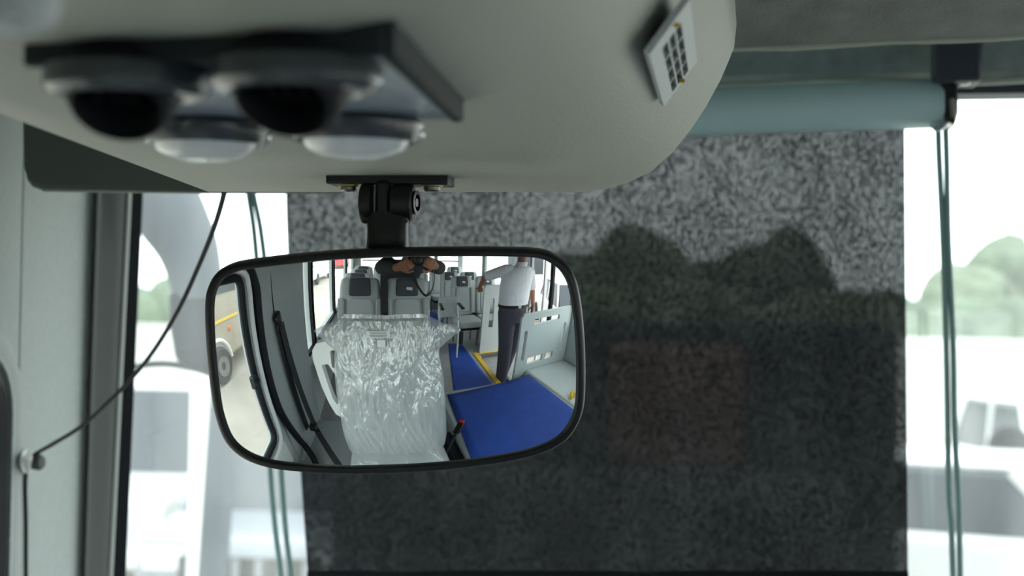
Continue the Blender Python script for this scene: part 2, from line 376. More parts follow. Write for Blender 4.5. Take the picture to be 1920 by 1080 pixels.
# felt pillar surface: grid from y=wy1+.. to trim
rings = []
rings = [[fw_fn(y, -.1+(CEIL+.08+.1)*i/24, -.0008) for i in range(25)] for y in [wy1+.015+(1.155-wy1-.015)*j/14 for j in range(15)]]
wl.loft(rings, cap=False, closed=False)
# rest of the door wall with the window hole
WIN2 = [rrect(-2.02, .76, -1.80, 1.66, .03, 3), rrect(-3.30, .76, -2.14, 1.66, .03, 3), rrect(-4.85, .76, -3.42, 1.66, .03, 3), rrect(-6.35, .76, -4.97, 1.66, .03, 3)]
plate(wl, [(REAR, -.1), (wy1+.022, -.1), (wy1+.022, CEIL+.08), (REAR, CEIL+.08)], [DW]+WIN2, lambda a, b, t: Vector((XF-t-(.02 if a < -.5 else 0), a, b)), .05)
wl.build('wall_left', M['felt'], kind='structure', angle=50)
# door window: white frame, black gasket, glass
def ring_on_wall(name, pts, r, m, x, kind='structure', flat=1, parent=None):
    b_ = MB(); P_ = [Vector((x, p[0], p[1])) for p in pts]; b_.tube(P_+[P_[0], P_[1]], r, 8, cap=False, flat=flat, up=(1, 0, 0)); return b_.build(name, m, parent, kind=kind)
ring_on_wall('trim_9', rrect(-.87, .54, wy1+.02, wz1+.02, .09, 6), .022, M['wallgrey'], XF-.01, flat=.6)
q = MB(); q.tube(catmull([(XF+.002, .1, .535), (XF+.002, -.6, .535), (XF+.002, -.80, .545), (XF+.002, -.868, .62), (XF+.002, -.87, .9), (XF+.002, -.872, 1.3), (XF+.002, -.868, 1.48), (XF+.002, -.80, 1.56), (XF+.002, -.5, 1.575), (XF+.002, .2, 1.575)], 5), .017, 8); q.build('trim_31', M['white'], kind='structure')
ring_on_wall('trim_10', rrect(-.83, .58, wy1-.015, wz1-.02, .06, 6), .021, M['rubber'], XF-.02)
gl = MB(); plate(gl, rrect(-.85, .56, wy1, wz1, .06, 5), [], lambda a, b, t: Vector((XF-.03-t, a, b)), .005); gl.build('window_2', M['glass2'], kind='structure', smooth=False)
for i, (a0, a1) in enumerate(((-2.02, -1.80), (-3.30, -2.14), (-4.85, -3.42), (-6.35, -4.97))):
    q = MB(); q.box((WL-.03, (a0+a1)/2, 1.21), (.005, a1-a0+.02, .92)); q.build('window_%d' % (3+i), M['glass2'], kind='structure', smooth=False)
sb = MB(); sb.box((WL+.005, -4.1, .735), (.05, 4.6, .035)); sb.build('trim_11', M['rubber'], kind='structure', bevel=.005)
for i, y in enumerate((-1.79, -2.035, -2.13, -3.31, -3.41, -4.86, -4.96)):
    q = MB(); q.box((WL+.005, y, 1.21), (.03, .02, .92)); q.build('trim_%d' % (12+i), M['rubber'], kind='structure')
# B pillar cover
bp_ = MB(); bp_.loft([[Vector((x, y, z)) for x, y in ((XF-.005, -.955-.08*max(0, (.8-z))), (XF+.015, -1.0-.08*max(0, (.8-z))), (XF+.045, -1.30), (XF+.03, -1.70), (XF-.01, -1.775))] for z in [-.02+i*(CEIL)/20 for i in range(21)]], cap=False, closed=False)
bp_.build('trim_19', M['wallgrey'], kind='structure')
# black door seal running down behind the white frame
seal = MB(); seal.tube(catmull([(XF+.005, .6, 1.66), (XF+.005, -.3, 1.66), (XF+.005, -.70, 1.64), (XF+.01, -.86, 1.57), (XF+.012, -.925, 1.47), (XF+.012, -.93, 1.36), (XF+.012, -.925, 1.15), (XF+.012, -.925, .97), (XF+.012, -.94, .77), (XF+.014, -.98, .61), (-.60, -1.06, .36), (-.58, -1.08, .27), (-.50, -.96, .2), (-.47, -.7, .16)], 6), .026, 10)
seal.build('trim_30', M['rubber'], kind='structure')
q = MB(); q.prism([(XF+.004, .3, .16), (XF+.004, -.90, .30), (XF+.004, -.885, .52), (XF+.004, .3, .52)], (-.02, 0, 0)); q.build('trim_32', M['white'], kind='structure', bevel=.004)
q = MB(); q.box((XF-.002, -.78, 1.02), (.03, .035, .07)); q.box((XF+.012, -.79, 1.02), (.016, .05, .03)); tag(q.build('window_latch', M['black'], bevel=.005), 'small black latch on the left door glass, seen in the mirror', 'latch')
# right wall, rear wall, front-right
rw = MB(); holesR = [rrect(-1.95, .80, -1.0, 1.70, .05, 3), rrect(-.85, .80, .1, 1.70, .05, 3), rrect(.25, .80, 1.0, 1.72, .05, 3), rrect(-3.25, -.65, -2.06, 1.72, .04, 3), rrect(-4.8, .76, -3.45, 1.66, .03, 3), rrect(-6.4, .76, -4.95, 1.66, .03, 3)]
plate(rw, [(REAR, -.75), (YW, -.75), (YW, CEIL+.08), (REAR, CEIL+.08)], holesR, lambda a, b, t: Vector((WR+t, a, b)), .05)
rw.build('wall_right', M['wallgrey'], kind='structure', angle=50)
for i, (a0, a1) in enumerate(((-1.95, -1.0), (-.85, .1), (.25, 1.0), (-4.8, -3.45), (-6.4, -4.95))):
    q = MB(); q.box((WR+.03, (a0+a1)/2, 1.23), (.005, a1-a0+.01, .93)); q.build('window_%d' % (7+i), M['glass2'], kind='structure', smooth=False)
bk = MB(); hb = [rrect(-.45+i*.72, .85, .18+i*.72, 1.70, .03, 3) for i in range(4)]
plate(bk, [(WL-.05, -.1), (WR+.05, -.1), (WR+.05, CEIL+.08), (WL-.05, CEIL+.08)], hb, lambda a, b, t: Vector((a, REAR-t, b)), .05); bk.build('wall_rear', M['wallgrey'], kind='structure', angle=50)
for i in range(4):
    q = MB(); q.box((-.135+i*.72, REAR-.03, 1.275), (.64, .005, .86)); q.build('window_%d' % (12+i), M['glass2'], kind='structure', smooth=False)

# ================================================================== OVERHEAD CONSOLE
con = thing('overhead_console', (.02, .2, 1.70), 'pale grey moulded overhead console with rounded right end above the mirror', 'overhead console')
def prof(y):
    dl = -.1*(y-.2); dr = .02*(y-.2)
    base = [(-.187+dl, 1.90), (-.187+dl, 1.702), (-.183+dl, 1.698), (-.10, 1.6985), (.0, 1.6995), (.06, 1.700), (.108+dr*.7, 1.7003), (.128+dr, 1.7025), (.147+dr, 1.7075), (.165+dr, 1.7165), (.181+dr, 1.731), (.194+dr, 1.7475), (.206+dr, 1.766), (.217+dr, 1.787), (.2235+dr, 1.803), (.227+dr, 1.8125), (.2285+dr, 1.83), (.226+dr, 1.86), (.224+dr, 1.90)]
    return base
def conring(y, ins=0):
    pr = prof(min(y, .2)); n = len(pr); out = []
    for i, (x, z) in enumerate(pr):
        a = pr[max(i-1, 0)]; b = pr[min(i+1, n-1)]; tx, tz = b[0]-a[0], b[1]-a[1]; L = math.hypot(tx, tz)
        out.append(Vector((x-tz/L*ins, y, z+tx/L*ins)))   # inward normal
    return out
cb = MB(); ysn = [-1.05, -.9, -.7, -.5, -.35, -.2, -.1, 0, .1, .16, .2]
R_ = .028
rg = [conring(y) for y in ysn]+[conring(.2+R_*math.sin(math.radians(t)), R_*(1-math.cos(math.radians(t)))) for t in (12, 25, 40, 55, 70, 85)]
cb.loft(rg, cap=True, closed=True); cb.build('console_body', M['vinyl'], con, angle=50)

# side grille on the sloping right end
def slope_gap(y_):   # how far the sight line stands off the sloping end of the console
    p = PY(1245, 200, y_); dr = .02*(y_-.2); ax, az, bx, bz = .181+dr, 1.731, .206+dr, 1.766
    L_ = math.hypot(bx-ax, bz-az); return ((p.x-ax)*(bz-az)-(p.z-az)*(bx-ax))/L_
yA = min([-.4+i*.005 for i in range(110)], key=lambda y_: abs(slope_gap(y_)-.0065))
A = PY(1245, 200, yA); Bp = PZ(1218, 105, A.z); C2 = Vector((A.x+.025, A.y, A.z+.035))
gv = thing('air_grille', A, 'pale grey air grille with dark square openings on the console right end', 'air grille')
e1 = (Bp-A); L1 = e1.length*1.0; e1.normalize(); e2 = (C2-A); L2 = e2.length*1.35; e2 = (e2-e1*e2.dot(e1)).normalized(); en = e1.cross(e2).normalized()
if en.z > 0: en = -en
cells = []; holes_ = []
def pix_ab(x, y):   # pixel onto grille plane
    d_ = ray(x, y); t = (A-CAM).dot(en)/d_.dot(en); q = CAM+d_*t-A; return q.dot(e1), q.dot(e2)
g0 = pix_ab(1260, 175); g1 = pix_ab(1245, 93); g2 = pix_ab(1290, 120)
ga, gb = g0[0], g0[1]; gl1 = (g1[0]-ga)*1.06; gl2 = (g2[1]-gb)
cw, ch = gl1/4, gl2/3
for i in range(4):
    for j in range(3):
        holes_.append([(ga+cw*(i+.04), gb+ch*(j+.10)), (ga+cw*(i+.97), gb+ch*(j+.10)), (ga+cw*(i+.97), gb+ch*(j+.90)), (ga+cw*(i+.03), gb+ch*(j+.90))])
H2 = max(pix_ab(1305, 95)[1], gb+gl2+.006)
pl = MB(); plate(pl, [(0, 0), (max(L1, ga+cw*4+.03), 0), (max(L1, ga+cw*4+.03), H2), (0, H2)], holes_, lambda a, b, t: A+e1*a+e2*b-en*t, .0035)
pl.build('grille_plate', M['grey'], gv, smooth=False, bevel=.0006, seg=1)
bkp = MB(); bkp.box(A+e1*(ga+cw*2)+e2*(gb+ch*1.5)-en*.0062, (.001, .001, .001))
bkp = MB(); c0 = A-en*.0026; bkp.prism([c0+e1*(ga-.002)+e2*(gb-.002), c0+e1*(ga+cw*4+.002)+e2*(gb-.002), c0+e1*(ga+cw*4+.002)+e2*(gb+gl2+.002), c0+e1*(ga-.002)+e2*(gb+gl2+.002)], -en*.003)
bkp.build('dark_backing', M['rubber'], gv)
for (px, py) in ((1277, 150), (1266, 45)):
    a, b = pix_ab(px, py); f_ = MB(); f_.box(A+e1*a+e2*b+en*.001, (.003, .004, .002)); f_.build('foam_scrap', M['yellow'], gv)

# vent and lamp panel hanging under the console
PZ0 = 1.692
vp = thing('vent_panel', (.055, -.48, 1.70), 'dark grey ceiling panel with two round air vents and two reading lamps', 'vent panel')
qRR, qFR = PZ(722, 100, PZ0), PZ(858, 226, PZ0); qRL, qFL = PZ(48, 122, PZ0), PZ(300, 262, PZ0)
qFL = Vector((qRL.x-.028, qFR.y-.004, PZ0))
pm = MB(); pm.prism([qRL, qRR, qFR, qFL], (0, 0, .016)); pm.build('base_plate', M['panel'], vp, bevel=.003)
rim = MB()
for a, b in ((qRL, qRR), (qRR, qFR)): rim.bar(a+Vector((0, 0, .006)), b+Vector((0, 0, .006)), .006, .014)
rim.build('rim', M['rim'], vp, bevel=.002)
rdg = MB(); rdg.bar(qRL+Vector((.004, .022, 0)), qRR+Vector((-.012, .022, 0)), .012, .008); rdg.build('ridge', M['darkpanel'], vp, bevel=.002)
def air_vent(c_, tilt=0):
    c_ = Vector(c_)
    r_ = MB(); r_.lathe([(.018, 0), (.030, 0), (.0315, -.003), (.031, -.008), (.028, -.011), (.0245, -.0115), (.0225, -.010), (.021, -.004)], c_, n=40); o_ = r_.build('vent_ring', M['darkpanel'], vp)
    e = MB(); e.lathe([(.0215, -.002), (.0222, -.009), (.0205, -.016), (.0175, -.021), (.0165, -.0215), (.0155, -.019), (.015, -.006), (.001, -.006)], c_, n=36, axis=(tilt, .75, 1)); e.build('eyeball', M['rubber'], o_)
    for k in (-.006, 0, .006):
        f_ = MB(); f_.box(c_+Vector((k, -.004, -.010)), (.001, .022, .008)); f_.build('flap', M['rubber'], o_)
    return o_
air_vent((.010, -.580, PZ0)); air_vent((.078, -.597, PZ0), .12)
for (px, py) in ((385, 228), (668, 222)):
    c_ = PZ(px, py, PZ0)
    r_ = MB(); r_.lathe([(.018, 0), (.029, 0), (.031, -.003), (.0305, -.008), (.028, -.011), (.026, -.011), (.0255, -.004)], c_, n=40); o_ = r_.build('lamp_bezel', M['darkpanel'], vp)
    l_ = MB(); l_.lathe([(.0255, -.004), (.0252, -.010), (.022, -.0145), (.015, -.0175), (.007, -.0188), (.0005, -.019)], c_, n=36); l_.build('lamp_lens', M['lens'], o_)
    c_ = c_+Vector((.029, 0, -.007)); q = MB(); q.ball(c_, .0028); q.build('chrome_pin', M['chrome'], o_)
# pale round knob very near the lens, top left
kc = PD(20, 22, .50)
kn = MB(); kn.lathe([(.003, .03), (.0115, .028), (.0125, .01), (.013, .002), (.011, -.003), (.006, -.005), (.0005, -.0055)], kc, n=28)
tag(kn.build('reading_lamp', M['grey']), 'pale round lamp at the top left corner, out of focus', 'lamp')

# ================================================================== REAR VIEW MIRROR
SR = .38
SC = CAM + ray(785, 488)*(1.30+SR)
def mhit(x, y):
    d_ = ray(x, y); oc = CAM-SC; b_ = oc.dot(d_); cc = oc.dot(oc)-SR*SR; return CAM+d_*(-b_-math.sqrt(b_*b_-cc))
MC = mhit(740, 680); mn = (MC-SC).normalized(); mu = Vector((0, 0, 1)).cross(mn).normalized()*1; mu = mu if mu.x > 0 else -mu; mv = mu.cross(mn)
mv = mv if mv.z > 0 else -mv
inner_px = [(399, 568), (404, 544), (417, 523), (440, 510), (465, 504), (510, 498), (555, 493), (636, 486), (740, 481.5), (848, 480), (933, 480), (1005, 482.6), (1035, 493), (1056, 512), (1069, 542), (1077, 589), (1082, 653), (1083, 717), (1080, 763), (1069, 793), (1048, 819), (1009, 838), (958, 851), (886, 862), (805, 870), (720, 874), (636, 875), (560, 870.5), (508, 864), (465, 849), (435, 823), (418, 781), (410, 738), (403, 674), (399, 610)]
ab = [((mhit(*p)-MC).dot(mu), (mhit(*p)-MC).dot(mv)) for p in inner_px]
ab = [(p.x, p.y) for p in catmull([(a, b, 0) for a, b in ab], 4, True)]
def offs(lp, d_):
    n = len(lp); out = []
    for i in range(n):
        a, b = lp[(i-2) % n], lp[(i+2) % n]; tx, ty = b[0]-a[0], b[1]-a[1]; L = math.hypot(tx, ty); out.append((lp[i][0]-ty/L*d_, lp[i][1]+tx/L*d_))
    return out
area = sum(ab[i][0]*ab[(i+1) % len(ab)][1]-ab[(i+1) % len(ab)][0]*ab[i][1] for i in range(len(ab)))
sgn = -1 if area > 0 else 1
def msurf(a, b, h=0):  # on the mirror sphere, lifted by h
    v = mu*a+mv*b; r2 = a*a+b*b; zc = math.sqrt(max(SR*SR-r2, 0))-SR; return MC+v+mn*(zc+h)
def mring(d_, h): return [msurf(a, b, h) for a, b in offs(ab, sgn*d_)]
rvm = thing('rear_view_mirror', PY(726, 320, .035), 'convex interior rear view mirror in a rounded black frame, reflecting the cabin', 'mirror')
gm = MB(); NR = 40; loops = []
for k in range(1, NR+1):
    t = k/NR; loops.append([msurf(a*t, b*t) for a, b in offs(ab, sgn*.0015)])
gm.loft(loops, cap=False); base = len(gm.v); gm.v.append(msurf(0, 0)); n_ = len(ab)
for k in range(n_): gm.f.append((k, (k+1) % n_, base))
gm.build('mirror_glass', M['mirror'], rvm, angle=180)
# exact sphere normals for a clean reflection
me = bpy.data.objects['mirror_glass'].data
off = root_loc(rvm)
nl = []
for v in me.vertices:
    q = (Vector(v.co)+off-SC).normalized(); nl.append(q)
if me.polygons[5].normal.dot(mn) < 0:
    me.flip_normals()
me.normals_split_custom_set_from_vertices([tuple(q) for q in nl])
fr = MB(); fr.loft([mring(-.0005, -.004), mring(0, .0015), mring(.0008, .0030), mring(.0022, .0034), mring(.0040, .0030), mring(.0052, .0014), mring(.0056, -.0015), mring(.0054, -.006), mring(.0040, -.014), mring(-.001, -.022)], cap=False)
fr.build('frame', M['black'], rvm)
hs = MB(); bck = [mring(-.0008, -.0215), mring(-.010, -.030), mring(-.025, -.038), mring(-.045, -.043)]; hs.loft(bck, cap=False)
cpt = MC-mn*.047; k = len(hs.v); hs.v.append(cpt); L0 = 3*n_
for i in range(n_): hs.f.append((L0+i, L0+(i+1) % n_, k))
hs.build('rear_housing', M['black'], rvm)
# bracket
Yb = .035
def bp3(x, y, dy=0): return PY(x, y, Yb+dy)
a_, b_ = bp3(611, 320), bp3(841, 320); cpl = (a_+b_)/2; wp = (b_-a_).length
brk = MB(); brk.box(cpl+Vector((0, .014, -.0052)), (wp, .030, .0085)); bo = brk.build('mount_plate', M['black'], rvm, bevel=.0015, seg=3)
for px in (655, 810):
    c_ = bp3(px, 347, .010); wsh = MB(); wsh.lathe([(.0078, .002), (.0078, -.0010), (.003, -.0010)], c_, n=20); wo_ = wsh.build('washer', M['brass'], rvm)
    bl = MB(); bl.lathe([(.0045, 0), (.0060, -.0014), (.0060, -.0036), (.005, -.0046), (.0022, -.0046), (.0018, -.003), (.0003, -.003)], c_, n=20); bl.build('bolt', M['steel'], rvm)
stx = MB(); t0, t1 = bp3(718, 338), bp3(718, 415); stx.box((t0+t1)/2+Vector((0, .004, 0)), (.0105, .016, (t0-t1).length)); stx.build('hinge_tongue', M['black'], rvm, bevel=.003, seg=3)
hc = bp3(718, 380, .004)
axx = Vector((1, 0, 0))
def knuck(x0, x1, name, r=.0134):
    p0, p1 = bp3(x0, 380, .004), bp3(x1, 380, .004); L = (p1-p0).length
    q = MB(); q.lathe([(r*.82, 0), (r*.95, L*.08), (r, L*.25), (r, L*.75), (r*.96, L*.92), (r*.86, L)], p0, axx, n=36); return q.build(name, M['black'], rvm)
knuck(677, 701, 'knuckle'); knuck(735, 776, 'knuckle')
pp = bp3(771, 380, .004)
q = MB(); q.lathe([(.0075, .0), (.0085, .0045), (.0060, .0048), (.0055, .002), (.0032, .002), (.003, .0042), (.0003, .0042)], pp, (1, -.15, 0), n=24); q.build('pivot_screw', M['black'], rvm)
arm = MB()
def rect_ring(x0, x1, py, dy, th, r=.25, n=20):
    a, b = bp3(x0, py, dy), bp3(x1, py, dy); c_ = (a+b)/2; hw = (b-a).length/2; out = []
    for k in range(n):
        t = 2*math.pi*k/n; ct, s_ = math.cos(t), math.sin(t); out.append(c_+Vector((hw*math.copysign(abs(ct)**.5, ct), th*math.copysign(abs(s_)**.5, s_), 0)))
    return out
arm.loft([rect_ring(690, 766, 398, .004, .010), rect_ring(690, 767, 415, .004, .0105), rect_ring(691, 766, 430, .003, .011), rect_ring(691, 767, 448, .004, .012), rect_ring(689, 768, 472, .008, .015), rect_ring(690, 768, 500, .012, .012)])
arm.build('arm', M['black'], rvm)
for px in (690, 755):
    a, b = bp3(px, 380, .004), bp3(px, 420, .004); q = MB(); q.box((a+b)/2+Vector((0, .0, 0)), (.0075 if px < 700 else .010, .0165, (a-b).length)); q.build('fork', M['black'], rvm, bevel=.002)

# ================================================================== SUN VISOR
Yv = .62
vc = [PY(*p, Yv) for p in ((640, 361.5), (380, 361), (220, 359), (75, 356), (58, 350), (48, 338), (42, 310), (40, 225), (38, 120), (640, 120))]
vs = thing('sun_visor', (vc[1]+vc[3])/2, 'dark grey-green padded visor panel left of the pale console', 'sun visor')
vm = MB(); vm.prism(vc, (0, .022, 0)); vm.build('visor_pad', M['visor'], vs, bevel=.006, seg=4)
stt = MB(); stt.tube([PY(x, 357.3+(x-75)*.012, Yv-.001) for x in range(80, 400, 8)], .0014, 6); stt.build('stitched_edge', M['seam'], vs)

# ================================================================== ROLLER BLIND
Yr = 1.05
rb0 = thing('roller_blind', PY(1117, 215, Yr), 'dark woven roller blind hanging from a teal tube over the windscreen', 'blind')
def rpt(x, yc): return PY(x, yc, Yr)
tL, tR = rpt(455, 240), rpt(1768, 194)
rr = 45/FPX*(Yr-CAM.y)
tubeb = MB(); ax_ = (tR-tL); L = ax_.length
prf = [(rr*.3, 0), (rr*.98, .0005), (rr, .003), (rr, L-.003), (rr*.98, L-.0005), (rr*.3, L)]
tubeb.lathe(prf, tL, ax_, n=48); tubeb.build('roller_tube', M['teal'], rb0, angle=40)
cl = MB(); NX, NZ = 44, 60; rows = []
for j in range(NZ+1):
    t = j/NZ; row = []
    ytop, ybot = 230, 1075
    for i in range(NX+1):
        s_ = i/NX
        xl = 536+ (41*(max(0, t-.16)/.84)**1.3); xr = 1696+6*t
        x = xl+(xr-xl)*s_; yp = ytop+(ybot-ytop)*t - (0 if t > .05 else 0)
        p = PY(x, yp+ (10*(1-s_)*(1-t)), Yr+.018-.012*t)
        p.y += .0025*math.sin(s_*14+t*3)*t + .002*math.sin(s_*31)*t
        row.append(p)
    rows.append(row)
cl.loft(rows, cap=False, closed=False); co = cl.build('blind_cloth', M['blind'], rb0)
hb_ = MB(); hb_.tube([PY(577+i*(1703-577)/10, 1079, Yr+.006) for i in range(11)], .006, 10); hb_.build('hem_bar', M['rubber'], rb0)
for (x0, x1, ya, yb, bx0, bx1, by0, by1) in ((1768, 1796, 150, 236, 1742, 1842, 72, 152), (433, 457, 196, 282, 395, 470, 110, 196)):
    bk_ = MB(); a, b = PY(bx0+12, by1, 1.0), PY(bx1, by1, 1.0); bk_.box(((a.x+b.x)/2, 1.035, (a.z+1.98)/2), (b.x-a.x, .07, 1.98-a.z)); ob = bk_.build('bracket_block', M['navy'], rb0, bevel=.005)
    cp = MB(); n_ = 16; lp = []
    cx, cyp = (x0+x1)/2, (ya+yb)/2
    for (u, v) in ((x0-6, ya-12), (x1+2, ya-12), (x1, ya+25), (x1+1, yb-26), (x1-6, yb), (x0+8, yb+2), (x0+2, yb-20), (x0, ya+20)): lp.append(PY(u, v, Yr-.026))
    cp.prism(lp, (0, .05, 0)); cp.build('end_bracket', M['blackg'], rb0, bevel=.003)
    rbb = MB(); a = PY(cx+2, cyp-8, Yr-.03); b = PY(cx+6, cyp+28, Yr-.03); rbb.tube([a, b], .0035, 8); rbb.build('bracket_rib', M['steel'], rb0)
q = MB(); q.ball(PY(1806, 154, Yr-.03), (.010, .004, .004)); q.build('screw_head', M['chrome'], rb0)
q = MB(); q.tube(catmull([PY(1748, 234, Yr-.02), PY(1758, 243, Yr-.028), PY(1766, 238, Yr-.03), PY(1776, 233, Yr-.03), PY(1784, 236, Yr-.025)], 4), .0035, 8); q.build('cord_clip', M['chrome'], rb0)
def cord(pts, r=.0036):
    q = MB(); q.tube(catmull([PY(*p, Yr-.01) for p in pts], 8), r, 8); q.build('cord', M['cord'], rb0)
cord([(1759, 238), (1761, 300), (1768, 450), (1774, 640), (1777, 800), (1779, 930), (1784, 1000), (1790, 1200)])
cord([(1773, 236), (1775, 300), (1778, 450), (1787, 640), (1790, 800), (1797, 930), (1799, 1000), (1802, 1200)])
cord([(459, 270), (466, 362), (477, 440), (490, 600), (502, 780), (508, 900), (517, 1000), (527, 1080), (540, 1250)], .0034)
cord([(462, 270), (475, 362), (490, 440), (508, 600), (522, 780), (528, 900), (536, 1000), (545, 1080), (556, 1250)], .0034)

# ================================================================== CABLE AND CLIP
cpnt = PX(62, 862, XF)
cab = MB()
pth = [((56, 862), 0.), ((72, 848), .02), ((100, 832), .06), ((150, 801), .14), ((200, 757), .24), ((247, 709), .34), ((290, 655), .45), ((335, 580), .6), ((372, 500), .75), ((402, 425), .9), ((422, 355), 1.02), ((430, 300), 1.1)]
cl_pt = PX(56, 862, XF+.006); Ya = cl_pt.y
P_ = [PY(p[0], p[1], Ya+(.42-Ya)*t) for p, t in pth]
dn = [PX(50, 1300, XF+.004), PX(49, 1080, XF+.004), PX(49, 980, XF+.004), PX(48, 900, XF+.004)]
cab.tube(catmull(dn+P_, 6), .0024, 8); tag(cab.build('cable', M['rubber']), 'thin black cable sagging from the console to a white clip on the pillar', 'cable')
ck = thing('cable_clip', cpnt, 'white adhesive clip holding the black cable on the felt pillar', 'cable clip')
q = MB(); q.loft([[PX(cx+r*math.cos(t)*.8, cy+r*math.sin(t)*1.4, XF+h_) for t in [2*math.pi*k/18 for k in range(18)]] for cx, cy, r, h_ in ((50, 866, 17, .001), (50, 866, 16, .006), (50, 866, 11, .008))]); q.build('adhesive_base', M['white'], ck)
q = MB(); q.tube([PX(49, 885, XF+.006), PX(50, 862, XF+.012), PX(56, 850, XF+.008)], [.003, .0065, .004], 10); q.build('loop', M['white'], ck)
q = MB(); a = PX(58, 866, XF+.004); q.lathe([(.004, 0), (.009, .004), (.010, .012), (.008, .016), (.001, .017)], a, (1, -.25, 0), n=20); q.build('knob', M['trim'], ck)

# ================================================================== CABIN BEHIND, SEEN IN THE MIRROR
pf = MB(); pf.box((-.09, -.4, .07), (1.08, 2.4, .14)); tag(pf.build('driver_platform', M['wallgrey'], bevel=.01), None, None, kind='structure'); bpy.data.objects['driver_platform'].name = 'trim_21'
ec = MB(); ec.box((1.10, -1.15, .145), (1.14, 1.42, .29)); tag(ec.build('engine_cover', M['wallgrey'], bevel=.03), 'grey raised engine cover beside the driver seat', 'engine cover')
em = MB(); 
def sheet(mb, quad, z, th, nx=14, ny=14, amp=.003):
    r_ = []
    for j in range(ny+1):
        row = []
        for i in range(nx+1):
            u, v = i/nx, j/ny; p = (Vector(quad[0])*(1-u)+Vector(quad[1])*u)*(1-v)+(Vector(quad[3])*(1-u)+Vector(quad[2])*u)*v
            row.append(Vector((p.x, p.y, z+amp*noise.noise(Vector((p.x*3, p.y*3, 0)))+amp)))
        r_.append(row)
    mb.loft(r_, cap=False, closed=False)
sheet(em, [(.63, -1.77, 0), (1.64, -1.86, 0), (1.61, -.55, 0), (.52, -.55, 0)], .293, .01); o = em.build('engine_mat', M['blue']); so = o.modifiers.new('t', 'SOLIDIFY'); so.thickness = .008
tag(o, 'wide blue rubber mat lying over the engine cover', 'mat')
am = MB(); sheet(am, [(.78, -1.90, 0), (1.36, -1.92, 0), (1.50, -3.8, 0), (1.26, -3.85, 0)], .005, .01); o = am.build('aisle_mat', M['blue']); so = o.modifiers.new('t', 'SOLIDIFY'); so.thickness = .005
tag(o, 'narrow blue rubber mat running along the aisle floor', 'mat')
am = MB(); sheet(am, [(.95, -4.3, 0), (1.5, -4.3, 0), (1.62, -6.3, 0), (1.2, -6.3, 0)], .005, .01); o = am.build('aisle_mat', M['blue']); so = o.modifiers.new('t', 'SOLIDIFY'); so.thickness = .005
tag(o, 'blue mat at the far rear end of the aisle', 'mat')
q = MB(); q.bar((1.46, -2.06, .006), (1.57, -3.32, .006), .07, .012); tag(q.build('step_edging', M['yellow'], bevel=.003), 'yellow edging strip along the aisle side of the stairwell', 'step edging')
q = MB(); q.bar((1.60, -3.28, .006), (2.33, -3.28, .006), .05, .012); tag(q.build('step_edging', M['yellow'], bevel=.003), 'yellow edging strip at the foot of the rear partition', 'step edging')
wb = MB(); wb.box((2.0, -1.2, .14), (.66, 1.6, .30)); tag(wb.build('wheel_box', M['part'], bevel=.03), 'pale grey moulded ledge between engine cover and right wall', 'ledge')
# partitions
def partition(name, x0, x1, y, z0, z1, label, slots, rise=0):
    t = thing(name, ((x0+x1)/2, y, z0), label, 'partition')
    q = MB(); sh = lambda a, b, t_: Vector((a, y+t_, b+rise*(a-x0)))
    plate(q, rrect(x0, z0, x1, z1, .05, 5), slots, sh, .035); q.build('panel', M['part'], t, bevel=.006)
    r_ = MB(); r_.tube([sh(x0+.03, z1-.005, .017), sh(x1-.02, z1-.005, .017)], .020, 10); r_.build('top_rail', M['part'], t)
    return t
pA = partition('front_partition', 1.52, 2.34, -2.03, .0, .99, 'pale grey moulded partition with slots in front of the stairwell', [rrect(1.70, .86, 2.12, .92, .015, 3), rrect(1.575, .42, 1.625, .80, .02, 3), rrect(2.22, .42, 2.26, .80, .015, 3), rrect(1.68, .36, 1.92, .44, .01, 2), rrect(1.96, .36, 2.10, .44, .01, 2)], .04)
pB = partition('rear_partition', 1.64, 2.34, -3.32, .0, 1.15, 'pale grey narrow partition behind the stairwell, beside the standing man', [rrect(1.76, .45, 1.84, .95, .02, 3)])
for i, (y, m_, w_) in enumerate(((-2.62, M['white'], .035), (-2.45, M['rubber'], .06), (-2.98, M['wallgrey'], .05))):
    q = MB(); q.box((WR-.01, y, .60), (.05, w_, 2.5)); q.build('trim_%d' % (22+i), m_, kind='structure', bevel=.006)

